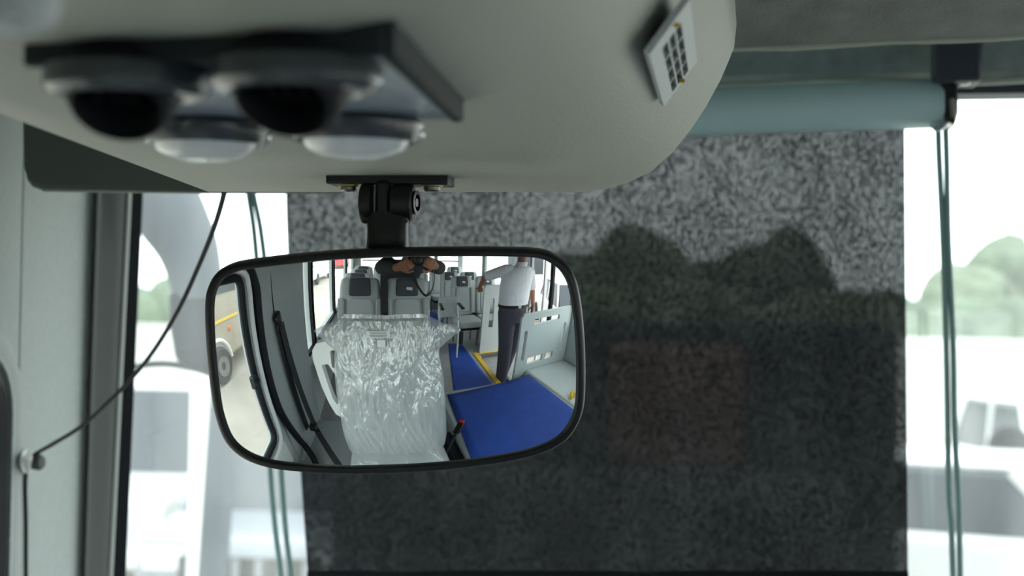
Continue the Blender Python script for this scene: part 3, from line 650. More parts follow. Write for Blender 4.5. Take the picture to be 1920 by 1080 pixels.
# ---- seats
def rbox(cx, cy, cz, wx, wy, wz, ta=1.0):   # lattice of a soft tapered box
    q = MB(); rg_ = []
    for k, (s_, z) in enumerate(((.86, -.5), (.97, -.45), (1, -.2), (1, .2), (.97, .45), (.86, .5))):
        sc = s_*(1+(ta-1)*(z+.5)); ring = []
        for (x, y) in ((-.5, -.36), (-.5, .36), (-.42, .5), (-.15, .5), (.15, .5), (.42, .5), (.5, .36), (.5, -.36), (.42, -.5), (.15, -.5), (-.15, -.5), (-.42, -.5)):
            ring.append(Vector((cx+x*wx*sc, cy+y*wy*(.8 if k in (0, 5) else 1), cz+z*wz)))
        rg_.append(ring)
    q.loft(rg_); return q
def tilt(q, piv, ang):
    R = Matrix.Rotation(ang, 3, 'X'); q.v = [R @ (v-Vector(piv))+Vector(piv) for v in q.v]; return q
def make_seat(fab, w=.47, tall=.74, tagm=True, base_z=.0, seat_z=.50, sub=2):
    t = thing('passenger_seat', (0, 0, 0), 'x', 'seat')
    a = math.radians(10)   # lean back (toward -y)
    piv = (0, -.22, seat_z)
    tilt(rbox(0, -.24, seat_z+tall/2, w, .11, tall, .90), piv, a).build('backrest', fab, t, sub=sub)
    tilt(rbox(0, -.185, seat_z+tall*.40, w*.62, .04, tall*.62, .95), piv, a).build('back_insert', fab, t, sub=sub)
    for s_ in (-1, 1): tilt(rbox(s_*w*.41, -.18, seat_z+tall*.38, w*.15, .07, tall*.66, .9), piv, a).build('bolster', fab, t, sub=sub)
    hr = tilt(rbox(0, -.185, seat_z+tall*.86, w*.50, .05, tall*.25, .92), piv, a).build('headrest', M['headrest'], t, sub=sub)
    if tagm: tilt(MB().box((.02, -.158, seat_z+tall*.84), (.06, .002, .028), Matrix.Rotation(.12, 3, 'Y')), piv, a).build('paper_tag', M['paper'], hr)
    rbox(0, .03, seat_z-.05, w*.98, .48, .13, 1).build('cushion', fab, t, sub=sub)
    b_ = MB(); b_.box((0, -.0, seat_z-.14), (w*.8, .42, .05)); b_.build('seat_frame', M['rubber'], t, bevel=.01)
    for s_ in (-1, 1):
        for yy in (-.16, .16):
            MB().tube([(s_*w*.36, yy, seat_z-.14), (s_*w*.36, yy, .01)], .014, 8).build('leg', M['steel'], t)
    return t
seat0 = make_seat(M['seat'])
def put(x, y, label, group=None, rz=0, src=None, z=0):
    global seat0_used
    o_ = copy_tree(src or seat0); o_.location = (x, y, z); o_.rotation_euler.z = rz; o_['label'] = label
    if group: o_['group'] = group
    elif 'group' in o_: del o_['group']
    return o_
seat0.location = (.30, -1.98, .16); seat0['label'] = 'grey passenger seat with charcoal headrest and white tag, right of the pair behind the driver'
seat0['group'] = 'forward-facing passenger seats'
G = 'forward-facing passenger seats'
s2 = put(-.18, -1.98, 'grey passenger seat with plain charcoal headrest beside the window, behind the driver', G, z=.16)
for ch in s2.children:
    for c2 in list(ch.children): bpy.data.objects.remove(c2)
put(-.30, -3.2, 'grey seat by the left windows, second row behind the driver', G, z=.1); put(.16, -3.2, 'grey seat in the second left row, aisle side', G, z=.1)
put(-.30, -4.0, 'grey seat by the left windows, third left row', G, z=.1); put(.16, -4.0, 'grey seat in the third left row, aisle side', G, z=.1)
put(-.30, -4.8, 'grey seat by the left windows, fourth left row', G, z=.1); put(.16, -4.8, 'grey seat in the fourth left row, aisle side', G, z=.1)
put(1.55, -3.78, 'grey seat with charcoal headrest just behind the rear partition', G, z=.0); put(2.05, -3.78, 'grey seat behind the rear partition, next to the right wall', G)
put(1.62, -4.8, 'grey seat in the second right row, aisle side', G); put(2.10, -4.8, 'grey seat in the second right row by the wall', G)
for i, x in enumerate((-.38, .12, .62, 1.12, 1.62, 2.12)):
    put(x, -5.95, 'grey rear bench seat, number %s from the left wall in the back row' % ('one two three four five six'.split()[i]), G, z=.05)
mb_ = thing('seat_belt', (.065, -2.2, .66), 'black belt and post added to darken the gap between the pair of seats behind the driver', 'seat belt')  # dark belt and post stand in for the shaded gap between the seats
MB().bar((.065, -2.24, 1.42), (.065, -2.10, .75), .075, .006, up=(0, 1, 0)).build('webbing', M['webbing'], mb_)
MB().box((.065, -2.15, 1.02), (.05, .04, .06)).build('tongue_holder', M['black'], mb_, bevel=.006)
MB().tube([(.065, -2.26, .5), (.065, -2.28, 1.40)], .028, 10).build('gap_post', M['trim'], mb_)
# driver seat
ds = thing('driver_seat', (.05, -.98, .14), 'tall grey driver seat under crinkled clear plastic, in front of the camera', 'driver seat')
def bring(z, w_, y, d_, cx):
    return [Vector((cx+w_*math.copysign(abs(math.cos(t))**.45, math.cos(t)), y+d_*math.copysign(abs(math.sin(t))**.6, math.sin(t)), z)) for t in [2*math.pi*k/32 for k in range(32)]]
BK = [(.40, .26, -.97, .05, .075), (.44, .292, -.975, .065, .075), (.55, .30, -.985, .07, .07), (.75, .298, -1.01, .07, .06), (.95, .29, -1.04, .065, .05), (1.08, .275, -1.06, .06, .04), (1.18, .255, -1.075, .055, .035), (1.25, .225, -1.085, .05, .033), (1.295, .16, -1.09, .035, .032), (1.305, .08, -1.092, .02, .03)]
q = MB(); q.loft([bring(*b) for b in BK]); q.build('backrest', M['seat'], ds)
q = MB(); q.loft([bring(z, w_, y, d_, .075) for z, w_, y, d_ in ((.27, .25, -.74, .25), (.30, .275, -.74, .27), (.37, .28, -.74, .275), (.415, .265, -.74, .26), (.43, .20, -.74, .20))]); q.build('cushion', M['seat'], ds)
q = MB(); q.box((.06, -.76, .21), (.40, .40, .13)); q.build('pedestal', M['rubber'], ds, bevel=.02)
q = MB(); q.box((.0, -1.005, 1.235), (.12, .004, .036)); q.v = [v+Vector((-.005, .0, 0)) for v in q.v]; q.build('printed_label', M['white'], ds, label='pale printed label')
for k in range(4): MB().box((-.005, -1.0018, 1.247-.008*k), (.09-.01*(k % 2), .0008, .0022)).build('label_line', M['trim'], ds)
q = MB(); q.box((.01, -1.0, 1.185), (.042, .004, .04)); q.build('paper_label', M['paper'], ds, label='white paper sticker')
# left grab shell with slot
q = MB(); plate(q, [(-.375, 1.06), (-.372, 1.11), (-.345, 1.155), (-.29, 1.175), (-.19, 1.175), (-.19, .66), (-.25, .66), (-.285, .68), (-.315, .76), (-.345, .88)], [rrect(-.265, 1.02, -.225, 1.13, .015, 3), [(-.325, 1.03), (-.285, 1.04), (-.245, .97), (-.235, .80), (-.265, .76), (-.285, .80)]], lambda a, b, t: Vector((a, -1.02-t+.2*(a+.2), b)), .06)
q.build('side_handle', M['white'], ds, bevel=.012, seg=3)
# plastic wrap
wr = thing('plastic_cover', (.05, -.98, .43), 'crinkled clear plastic cover draped over the driver seat', 'plastic cover')
q = MB(); rows = []
for j in range(91):
    f = j/90; z = .39+f*.935
    k = min(int(f*0+sum(1 for b in BK if b[0] < z)), len(BK)-1); k = max(k, 1); b0_, b1_ = BK[k-1], BK[k]; u = min(1, max(0, (z-b0_[0])/(b1_[0]-b0_[0])))
    w_ = b0_[1]*(1-u)+b1_[1]*u; y_ = b0_[2]*(1-u)+b1_[2]*u; d_ = b0_[3]*(1-u)+b1_[3]*u; cx = b0_[4]*(1-u)+b1_[4]*u
    w_ = max(w_, .20)
    fl_ = max(0, 1-abs(z-1.225)/.10)*.125
    row = []
    for i in range(91):
        s_ = i/90*2-1; x = cx+s_*(w_+.012)
        if abs(s_) > .72: x += math.copysign((abs(s_)-.72)/.28*fl_*(1.15 if s_ < 0 else 1.4), s_)
        edge = d_*(max(0, 1-abs(s_)**4))**.5
        nn = .010+abs(noise.noise(Vector((x*8+z*2.5, z*2.2, 3))))*.022 + abs(noise.noise(Vector((x*26+z*6, z*5, 9))))*.016 + noise.noise(Vector((x*60, z*22, 5)))*.003
        row.append(Vector((x, y_+edge*1.0+nn, z)))
    rows.append(row)
q.loft(rows, cap=False, closed=False); q.build('wrap_sheet', M['wrap'], wr, angle=30)
q = MB(); rows = []
for j in range(20):
    y = -.95+j*.025; row = []
    for i in range(31):
        x = -.21+i*.019; row.append(Vector((x, y, .438+abs(noise.noise(Vector((x*9, y*9, 1))))*.02)))
    rows.append(row)
q.loft(rows, cap=False, closed=False); q.build('cushion_sheet', M['wrap'], wr, angle=180)
# seat belt on the B pillar
sbt = thing('seat_belt', (XF+.05, -1.1, 1.27), 'black seat belt hanging from its anchor on the left pillar', 'seat belt')
q = MB(); q.lathe([(.001, 0), (.03, 0), (.034, .01), (.028, .022), (.012, .026), (.001, .026)], (XF+.035, -1.10, 1.27), (1, 0, 0), n=24); q.build('anchor', M['black'], sbt)
q = MB(); q.bar((XF+.05, -1.10, 1.31), (XF+.05, -1.13, 1.20), .035, .03); q.build('guide_loop', M['black'], sbt, bevel=.008)
q = MB(); q.bar((XF+.06, -1.12, 1.24), (-.50, -1.20, .40), .05, .003, up=(1, .3, 0)); q.build('webbing', M['webbing'], sbt)
q = MB(); q.bar((XF+.05, -1.10, 1.24), (XF+.06, -1.21, .36), .05, .003, up=(1, .3, 0)); q.build('webbing', M['webbing'], sbt)
q = MB(); q.bar((-.50, -1.20, .38), (-.30, -.86, .34), .045, .003, up=(0, 0, 1)); q.build('webbing', M['webbing'], sbt)
q = MB(); q.box((-.51, -1.19, .41), (.05, .07, .05)); q.build('tongue_holder', M['black'], sbt, bevel=.008)
q = MB(); plate(q, rrect(-.012, -.018, .012, .018, .004, 3), [rrect(-.005, -.010, .005, .010, .002, 2)], lambda a, b, t: Vector((-.475+a, -1.155+b*.4+t, .375+b)), .003); q.build('tongue', M['chrome'], sbt)
MB().tube([(XF+.01, -1.09, 1.86), (XF+.03, -1.10, 1.31)], .003, 6).build('upper_cord', M['rubber'], sbt)
# buckle by the driver seat
bkl = thing('belt_buckle', (.47, -1.12, .30), 'black belt buckle with red button lying over the blue mat', 'belt buckle')
q = MB(); q.tube(catmull([(.40, -.98, .26), (.46, -1.05, .33), (.52, -1.13, .36)], 5), .010, 8, flat=.5); q.build('stalk', M['webbing'], bkl)
q = MB(); q.bar((.51, -1.12, .36), (.58, -1.21, .38), .05, .024); q.build('buckle_body', M['black'], bkl, bevel=.006)
q = MB(); q.bar((.573, -1.20, .381), (.592, -1.225, .384), .036, .027); q.build('release_button', M['red'], bkl, bevel=.003, label='red release button')
q = MB(); q.tube(catmull([(1.72, -1.16, .31), (1.78, -1.22, .33), (1.84, -1.16, .31), (1.90, -1.23, .34), (1.96, -1.15, .31)], 5), .018, 8); tag(q.build('yellow_strap', M['yellow']), 'small crumpled yellow strap lying on the grey ledge by the right wall', 'strap')
q = MB(); q.box((.485, -.95, .20), (.06, .60, .10)); q.build('trim_33', M['rubber'], kind='structure')  # black box standing in for the dark recess between seat and mat
# folding wheelchair-like jump seat in the aisle
js = thing('jump_seat', (1.05, -3.35, 0), 'folded grey jump seat with black armrests standing by the aisle', 'folding seat')
q = MB(); 
for s_ in (0, .34):
    MB().tube(catmull([(.90+s_*.9, -3.2, .02), (.93+s_*.9, -3.3, .5), (.95+s_*.9, -3.45, .8), (.97+s_*.9, -3.5, .95)], 4), .014, 8).build('frame_tube', M['part'], js)
    MB().bar((.90+s_*.9, -3.05, .86), (.96+s_*.9, -3.42, .86), .05, .03).build('armrest', M['black'], js, bevel=.01)
    MB().tube([(.90+s_*.9, -3.1, .85), (.95+s_*.9, -3.4, .55)], .010, 8).build('armrest_support', M['part'], js)
MB().box((1.09, -3.46, .80), (.30, .04, .34)).build('backrest', M['seat2'], js, bevel=.015)
MB().box((1.07, -3.30, .50), (.30, .26, .05)).build('seat_pad', M['seat2'], js, bevel=.015)
MB().box((1.30, -3.36, .30), (.10, .05, .22)).build('foot_block', M['black'], js, bevel=.01)
# grab rails along rear windows
for i in range(3):
    q = MB(); q.tube([(-.4+i*.95, REAR+.08, 1.42), (.4+i*.95, REAR+.08, 1.42)], .014, 8); tag(q.build('grab_rail', M['steel']), 'grey grab rail across the rear windows, %s of the three' % ('leftmost', 'middle', 'rightmost')[i], 'grab rail', 'grab rails across the rear windows')

# ================================================================== PEOPLE
def remesh(o_, vox=.007, it=2):
    r_ = o_.modifiers.new('r', 'REMESH'); r_.mode = 'VOXEL'; r_.voxel_size = vox; r_.use_smooth_shade = True
    s_ = o_.modifiers.new('sm', 'SMOOTH'); s_.factor = .5; s_.iterations = it; return o_
def limb(q, pts, rs, n=14):
    q.tube(pts, rs, n)
    q.ball(pts[0], rs[0]); q.ball(pts[-1], rs[-1])
def ell(q, rings, cx=0, cy=0, n=24):
    q.loft([[Vector((x+w_*math.cos(t), y+d_*math.sin(t), z)) for t in [2*math.pi*k/n for k in range(n)]] for x, y, z, w_, d_ in rings])
def hand(q, wrist, palm_dir, nrm, side, s_=1.0, curl=.5):
    """palm + 4 fingers + thumb; palm_dir forward, nrm = back-of-hand normal"""
    d_ = Vector(palm_dir).normalized(); nn = Vector(nrm); nn = (nn-d_*nn.dot(d_)).normalized(); x = d_.cross(nn)*side; w0 = Vector(wrist)
    for i, off_ in enumerate((-.030, -.010, .010, .030)):
        k = w0+d_*.088*s_+x*off_*s_; q.tube([w0+x*off_*.5*s_, k], [.014*s_, .012*s_], 8); L = (.030, .036, .034, .026)[i]*s_
        a = curl; p = k; pts_ = [k-d_*.02*s_]
        for j in range(3):
            ang = a*(j+.6); dd = d_*math.cos(ang)-nn*math.sin(ang); p = p+dd*L*(1, .8, .65)[j]; pts_.append(p)
        q.tube(pts_, [.0095*s_, .009*s_, .0082*s_, .007*s_], 8); q.ball(pts_[-1], .007*s_, 8, 6)
    t0 = w0+d_*.03*s_-x*.03*s_; t1 = t0+(d_*.6-x*.75-nn*.3).normalized()*.04*s_; t2 = t1+(d_*.8-x*.2-nn*.55).normalized()*.032*s_
    q.tube([w0+d_*.02*s_, t0, t1, t2], [.012*s_, .013*s_, .011*s_, .009*s_], 8); q.ball(t2, .009*s_, 8, 6)
def head(q, c_, face, s_=1.0):
    """c_ = head centre, face = horizontal facing direction"""
    f_ = Vector(face).normalized(); r_ = f_.cross(Vector((0, 0, 1))); c_ = Vector(c_)
    R = Matrix((r_, f_, Vector((0, 0, 1)))).transposed()
    def tr(i0): q.v[i0:] = [R @ (v-c_)+c_ for v in q.v[i0:]]
    i0 = len(q.v)
    q.ball(c_+Vector((0, -.012, .025))*s_, (.074*s_, .092*s_, .090*s_), 20, 14)
    ell(q, [(c_.x, c_.y+.040*s_, c_.z-.112*s_, .018*s_, .020*s_), (c_.x, c_.y+.034*s_, c_.z-.100*s_, .038*s_, .045*s_), (c_.x, c_.y+.022*s_, c_.z-.065*s_, .055*s_, .066*s_), (c_.x, c_.y+.012*s_, c_.z-.02*s_, .066*s_, .078*s_), (c_.x, c_.y+.008*s_, c_.z+.03*s_, .070*s_, .080*s_)])
    q.tube([c_+Vector((0, .082, .018))*s_, c_+Vector((0, .100, -.018))*s_, c_+Vector((0, .086, -.030))*s_], [.007*s_, .0125*s_, .010*s_], 10)
    for sd in (-1, 1):
        q.ball(c_+Vector((sd*.076, -.005, -.002))*s_, (.010*s_, .020*s_, .031*s_), 10, 8)
        q.tube([c_+Vector((sd*.045, .070, .030))*s_, c_+Vector((sd*.012, .084, .026))*s_], .008*s_, 8)
        q.ball(c_+Vector((sd*.030, .074, .006))*s_, .0115*s_, 10, 8)
    q.tube([c_+Vector((-.022, .078, -.056))*s_, c_+Vector((0, .087, -.055))*s_, c_+Vector((.022, .078, -.056))*s_], .0065*s_, 8)
    tr(i0)
    return R
def face_bits(parent, c_, R, s_=1.0):
    c_ = Vector(c_)
    for sd in (-1, 1):
        e = MB(); e.ball(c_+R @ (Vector((sd*.030, .082, .007))*s_), (.008*s_, .005*s_, .005*s_)); e.build('eye', M['paper'], parent)
        e = MB(); p0 = c_+R @ (Vector((sd*.048, .076, .032))*s_); p1 = c_+R @ (Vector((sd*.014, .092, .031))*s_); e.tube([p0, (p0+p1)/2+Vector((0, 0, .005)), p1], .0035*s_, 6); e.build('eyebrow', M['hair'], parent)
    e = MB(); a, b_, c3 = [c_+R @ (Vector(v)*s_) for v in ((-.020, .086, -.055), (0, .095, -.055), (.020, .086, -.055))]; e.tube([a, b_, c3], .0025*s_, 6); e.build('mouth', M['brown'], parent)
    hb2 = MB(); i0 = 0; hb2.ball(c_+Vector((0, -.020, .040))*s_, (.081*s_, .096*s_, .088*s_), 20, 14)
    hb2.v = [Vector((v.x, min(v.y, c_.y+(.062 if v.z > c_.z+.075 else .012)*s_), max(v.z, c_.z-.035*s_))) for v in hb2.v]
    hb2.v = [R @ (v-c_)+c_ for v in hb2.v]; hb2.build('hair', M['hair'], parent, angle=180)

# --- man in the doorway (faces the mirror)
SZ = -.10
mx, my = 1.655, -2.42
man = thing('person', (mx-.03, my, SZ), 'person in a white short-sleeved shirt and slate trousers standing in the doorway', 'person')
bd = MB()
hc_ = Vector((1.76, -2.42, 1.68))
Rm = head(bd, hc_, (-.45, 1, 0))
bd.tube([(1.75, -2.44, 1.47), (1.755, -2.435, 1.60)], [.062, .055], 14)
TOR = [(1.655, my, .92, .185, .125), (1.655, my, 1.02, .19, .13), (1.66, my, 1.12, .195, .14), (1.67, my, 1.25, .205, .135), (1.69, my, 1.36, .21, .125), (1.71, my, 1.44, .19, .105), (1.73, my, 1.50, .12, .08)]
ell(bd, TOR)
shL, elL, wrL = Vector((1.53, -2.44, 1.46)), Vector((1.33, -2.62, 1.36)), Vector((1.36, -2.84, 1.22))
shR, elR, wrR = Vector((1.90, -2.44, 1.44)), Vector((1.99, -2.48, 1.20)), Vector((1.93, -2.36, 1.02))
for sh_, el_, wr_ in ((shL, elL, wrL), (shR, elR, wrR)):
    limb(bd, [sh_, el_], [.052, .042]); limb(bd, [el_, wr_], [.042, .027])
hand(bd, wrL, (.25, -.4, -.75), (-.3, .9, -.1), 1, 1, .6); hand(bd, wrR, (-.15, .2, -1), (.9, .3, 0), -1, 1, .5)
hipL, knL, anL = Vector((1.565, my, .92)), Vector((1.575, my+.04, .48)), Vector((1.60, my+.02, SZ+.10))
hipR, knR, anR = Vector((1.74, my, .92)), Vector((1.755, my-.06, .48)), Vector((1.72, my-.16, SZ+.10))
for a, b_, c3 in ((hipL, knL, anL), (hipR, knR, anR)): limb(bd, [a, b_, c3], [.085, .058, .040])
remesh(bd.build('body', M['skin'], man), .007)
face_bits(man, hc_, Rm)
q = MB(); ell(q, [(x, y, z, w_+.018, d_+.018) for x, y, z, w_, d_ in TOR if z > .98]); 
for a, b_ in ((shL, elL), (shR, elR)): limb(q, [a+(Vector((1.7, my, 1.44))-a)*.25, a, a+(b_-a)*.85], [.075, .072, .064])
remesh(q.build('shirt', M['shirt_white'], man), .009, 3)
q = MB(); ell(q, [(1.73, my, 1.50, .085, .07), (1.745, my+.01, 1.54, .078, .068), (1.75, my+.005, 1.56, .074, .064)]); q.build('collar', M['shirt_white'], man)
for k in range(5): MB().ball((1.70-.006*k, my+.150, 1.42-.085*k), (.006, .003, .006), 8, 6).build('button', M['white'], man)
q = MB(); ell(q, [(1.655, my, .80, .19, .13), (1.655, my, .95, .202, .142), (1.655, my, 1.02, .202, .142)])
for a, b_, c3 in ((hipL, knL, anL), (hipR, knR, anR)): q.tube([a+Vector((0, 0, .02)), b_, c3+Vector((0, 0, -.03))], [.118, .094, .080], 16)
remesh(q.build('trousers', M['trousers'], man), .009, 3)
q = MB(); q.lathe([(.200, -.018), (.212, -.018), (.212, .018), (.200, .018)], (1.655, my, 1.02), n=32, cap=False); q.v = [Vector((v.x, my+(v.y-my)*.72, v.z)) for v in q.v]; q.build('belt', M['black'], man)
MB().box((1.655, my+.152, 1.02), (.045, .012, .034)).build('belt_buckle_plate', M['chrome'], man, bevel=.003)
for a in (anL, anR):
    q = MB(); rg_ = []
    for (dy, w_, h_) in ((-.075, .022, .05), (-.06, .035, .075), (0, .040, .085), (.06, .042, .062), (.12, .046, .048), (.165, .038, .036), (.185, .018, .02)):
        rg_.append([Vector((a.x+w_*math.cos(t), a.y+dy, SZ+.003+max(0, h_*.5+h_*.55*math.sin(t)))) for t in [2*math.pi*k/16 for k in range(16)]])
    q.loft(rg_); q.build('shoe', M['black'], man)

# --- photographer leaning over the seats, holding the camera that sees all this
ph = thing('person', (.26, -2.55, .0), 'person in a dark shirt leaning over the seats and holding a camera', 'person')
bd = MB(); px0 = .27
hc2 = Vector((px0, -1.66, 1.70)); 
Rp = head(bd, hc2, (0, 1, 0))
TOR2 = [(px0, -2.72, .92, .17, .10), (px0, -2.71, 1.05, .165, .10), (px0, -2.67, 1.2, .17, .105), (px0, -2.58, 1.34, .185, .10), (px0, -2.40, 1.47, .20, .08), (px0, -2.16, 1.545, .19, .075), (px0, -1.98, 1.58, .12, .07)]
ell(bd, TOR2); bd.tube([(px0, -1.98, 1.57), (px0, -1.74, 1.64)], [.062, .055], 14)
sl_, sr_ = Vector((px0-.18, -2.02, 1.55)), Vector((px0+.18, -2.02, 1.55))
el1, el2 = Vector((.03, -1.74, 1.525)), Vector((.49, -1.74, 1.525))
w1_, w2_ = Vector((.135, -1.45, 1.545)), Vector((.375, -1.43, 1.56))
for a, b_, c3 in ((sl_, el1, w1_), (sr_, el2, w2_)): limb(bd, [a, b_, c3], [.050, .040, .027])
hand(bd, w1_, (.40, 1, .15), (-.55, .3, -.55), 1, 1, .75); hand(bd, w2_, (-.42, 1, .15), (.6, .35, -.35), -1, 1, .75)
for s_ in (-1, 1): limb(bd, [Vector((px0+s_*.09, -2.72, .92)), Vector((px0+s_*.11, -2.66, .48)), Vector((px0+s_*.11, -2.72, .10))], [.085, .058, .040])
remesh(bd.build('body', M['skin'], ph), .006)
face_bits(ph, hc2, Rp)
q = MB(); ell(q, [(x, y, z, w_+.016, d_+.016) for x, y, z, w_, d_ in TOR2])
for a, b_, c3 in ((sl_, el1, w1_), (sr_, el2, w2_)): limb(q, [a, b_, b_+(c3-b_)*.78], [.066, .056, .042])
remesh(q.build('shirt', M['shirt_dark'], ph), .009, 3)
q = MB()
for s_ in (-1, 1): q.tube([Vector((px0+s_*.085, -2.72, .95)), Vector((px0+s_*.11, -2.66, .48)), Vector((px0+s_*.11, -2.72, .06))], [.11, .082, .064], 16)
remesh(q.build('trousers', M['trousers'], ph), .009, 3)
for s_ in (-1, 1):
    q = MB(); rg_ = []
    for (dy, w_, h_) in ((-.075, .022, .05), (-.06, .035, .075), (0, .040, .085), (.06, .042, .062), (.12, .046, .048), (.165, .038, .036), (.185, .018, .02)):
        rg_.append([Vector((px0+s_*.11+w_*math.cos(t), -2.72+dy, .003+max(0, h_*.5+h_*.55*math.sin(t)))) for t in [2*math.pi*k/16 for k in range(16)]])
    q.loft(rg_); q.build('shoe', M['black'], ph)
# the camera body just behind the viewpoint
pc = thing('photo_camera', (CAM.x, CAM.y-.10, CAM.z-.05), 'black camera held up in front of the photographer, strap hanging down', 'camera')
Rc = Matrix((RT, FW, UP)).transposed()
cc_ = CAM-FW*.135
q = MB(); q.box(cc_, (.134, .045, .085), Rc); q.build('camera_body', M['black'], pc, bevel=.012, seg=3)
q = MB(); q.box(cc_+UP*.048, (.05, .045, .03), Rc); q.build('viewfinder_hump', M['black'], pc, bevel=.010, seg=3)
q = MB(); q.lathe([(.030, .02), (.034, .03), (.034, .06), (.036, .062), (.036, .085), (.033, .09), (.033, .118), (.030, .120), (.0285, .112), (.020, .105), (.0005, .103)], cc_, FW, n=40); lb = q.build('lens_barrel', M['black'], pc)
q = MB(); q.lathe([(.027, .1085), (.018, .110), (.0005, .1115)], cc_, FW, n=40); q.build('lens_glass', M['blackg'], lb)
q = MB(); pts_ = catmull([cc_+RT*.07+UP*.02, cc_+RT*.10-UP*.06, Vector((.40, -1.52, 1.45)), Vector((.405, -1.68, 1.33)), Vector((.38, -1.80, 1.30)), Vector((.30, -1.78, 1.42)), cc_-RT*.03-UP*.04], 6); q.tube(pts_, .011, 6, flat=.25); q.build('neck_strap', M['webbing'], pc)

# ================================================================== OUTSIDE
# exterior mirror with swan-neck arm, left of the windscreen
Ye = 2.05
xm = thing('exterior_mirror', PY(330, 520, Ye), 'blurred pale grey swan-neck exterior mirror outside the windscreen, left', 'exterior mirror')
outer = [(120, 300), (240, 262), (330, 300), (368, 350), (392, 404), (408, 451), (416, 507), (420, 560)]
innr = [(120, 420), (200, 410), (250, 425), (270, 448), (294, 478), (308, 505), (318, 535), (325, 560)]
o3 = catmull([PY(*p, Ye) for p in outer], 4); i3 = catmull([PY(*p, Ye) for p in innr], 4)
q = MB(); rg_ = []
for a, b_ in zip(o3, i3):
    c_ = (a+b_)/2; hv = (a-b_)/2; rg_.append([c_+hv*math.cos(t)+Vector((0, .035, 0))*math.sin(t) for t in [2*math.pi*k/16 for k in range(16)]])
q.loft(rg_); q.build('arm', M['mirrorarm'], xm)
q = MB(); q.tube(catmull([(o3[0]+i3[0])/2, Vector((-1.25, 1.85, 1.86)), Vector((-.95, 1.45, 1.84)), Vector((-.74, 1.22, 1.80))], 5), [.06]*16, 12); q.build('mounting_arm', M['mirrorarm'], xm)
hd = [PY(*p, Ye) for p in ((322, 548), (420, 540), (428, 600), (424, 660), (405, 700), (370, 694), (335, 676), (324, 610))]
q = MB(); q.prism([p+Vector((0, -.03, 0)) for p in hd], (0, .11, 0)); q.build('mirror_head', M['mirrorhead'], xm, bevel=.012, seg=3)
# lower mirror stay
q = MB(); q.tube(catmull([PY(225, 700, Ye+.02), PY(260, 686, Ye), PY(310, 682, Ye), PY(360, 690, Ye), PY(400, 702, Ye)], 5), .006, 8); q.build('lower_stay', M['mirrorhead'], xm)

def car(name, loc, rz, m, label, s_=1.0, kind='suv', bodyh=1.0):
    t = thing(name, loc, label, 'car'); t.location = (0, 0, 0)
    pr = [(-2.1, .35), (-2.15, .75), (-2.05, .95), (-1.15, 1.05), (-.75, 1.05), (1.85, 1.08), (2.1, .95), (2.15, .55), (2.1, .35)]
    q = MB(); q.loft([[Vector((y, x*1, z)) for x, z in pr] for y in (-.84, .84)]); q.build('body', m, t, bevel=.08, seg=3)
    cb_ = [(-1.05, 1.02), (-.55, 1.60*bodyh), (1.35, 1.64*bodyh), (1.75, 1.05)]
    q = MB(); q.loft([[Vector((y*(.92 if z > 1.2 else 1), x, z)) for x, z in cb_] for y in (-.80, .80)]); q.build('cabin', M['carglass'], t, bevel=.04)
    q = MB(); q.box((0, .42, 1.63*bodyh), (1.46, 1.9, .06)); q.build('roof', m, t, bevel=.03)
    for sx_ in (-.77, .77):
        for (ya_, yb_) in ((-.98, -.55), (.35, .38), (1.68, 1.32)): MB().bar((sx_*1.03, ya_, 1.05), (sx_*.96, yb_, 1.60*bodyh), .06, .06).build('pillar', m, t)
        for yy in (-1.35, 1.35):
            q = MB(); q.lathe([(.2, -.11), (.30, -.11), (.33, -.08), (.33, .08), (.30, .11), (.2, .11)], (sx_*1.05, yy, .33), (1, 0, 0), n=24); wq = q.build('wheel', M['tyre'], t)
            MB().lathe([(.01, -.12), (.19, -.11), (.19, .11), (.01, .12)], (sx_*1.05, yy, .33), (1, 0, 0), n=20).build('hub', M['steel'], wq)
        MB().box((sx_*.8, -2.12, .80), (.30, .06, .16)).build('headlamp', M['lens'], t, bevel=.02)
        MB().box((sx_*.95, 2.13, .85), (.16, .05, .24)).build('tail_lamp', M['redpaint'], t, bevel=.02)
    MB().box((0, -2.14, .72), (1.0, .04, .22)).build('grille', M['black'], t)
    for k in range(6): MB().box((-.42+k*.168, -2.165, .72), (.05, .02, .2)).build('grille_bar', m, t)
    MB().box((0, -2.15, .45), (1.6, .14, .16)).build('bumper', m, t, bevel=.04)
    t.location = loc; t.rotation_euler.z = rz; t.scale = (s_,)*3
    return t
def gpt(x, y, dep):   # point at given horizontal depth
    p = PD(x, y, dep); return p
def at(x, dep, z=GZ): p = PD(x, 600, dep); return (p.x, p.y, z)
car('parked_car', at(255, 17.5), .05, M['carwhite'], 'blurred white off-road car facing the windscreen, behind the exterior mirror', 1.0, bodyh=1.08)
car('parked_car', at(590, 14.9), .02, M['cargrey'], 'blurred grey car low in the gap left of the blind', .95)
car('parked_car', at(1790, 13.5), 1.25, M['carwhite'], 'blurred white car low in the right window gap, nearest', 1.0, bodyh=.92)
car('parked_car', at(2010, 21), .2, M['carwhite'], 'blurred white car farther back at the right frame edge', 1.0)
sp = thing('spare_wheel', at(1893, 17.0, 0), 'blurred dark upright wheel beyond the parked white car', 'wheel')
wc = PD(1893, 838, 17.0)
MB().lathe([(.10, -.09), (.16, -.10), (.19, -.06), (.19, .06), (.16, .1), (.10, .09)], wc, (0, 1, 0), n=24).build('tyre', M['tyre'], sp)
MB().lathe([(.01, -.05), (.10, -.06), (.10, .06), (.01, .05)], wc, (0, 1, 0), n=20).build('hub', M['steel'], sp)
MB().tube([wc-Vector((0, 0, .18)), Vector((wc.x, wc.y, GZ))], .04, 8).build('stand', M['steel'], sp)
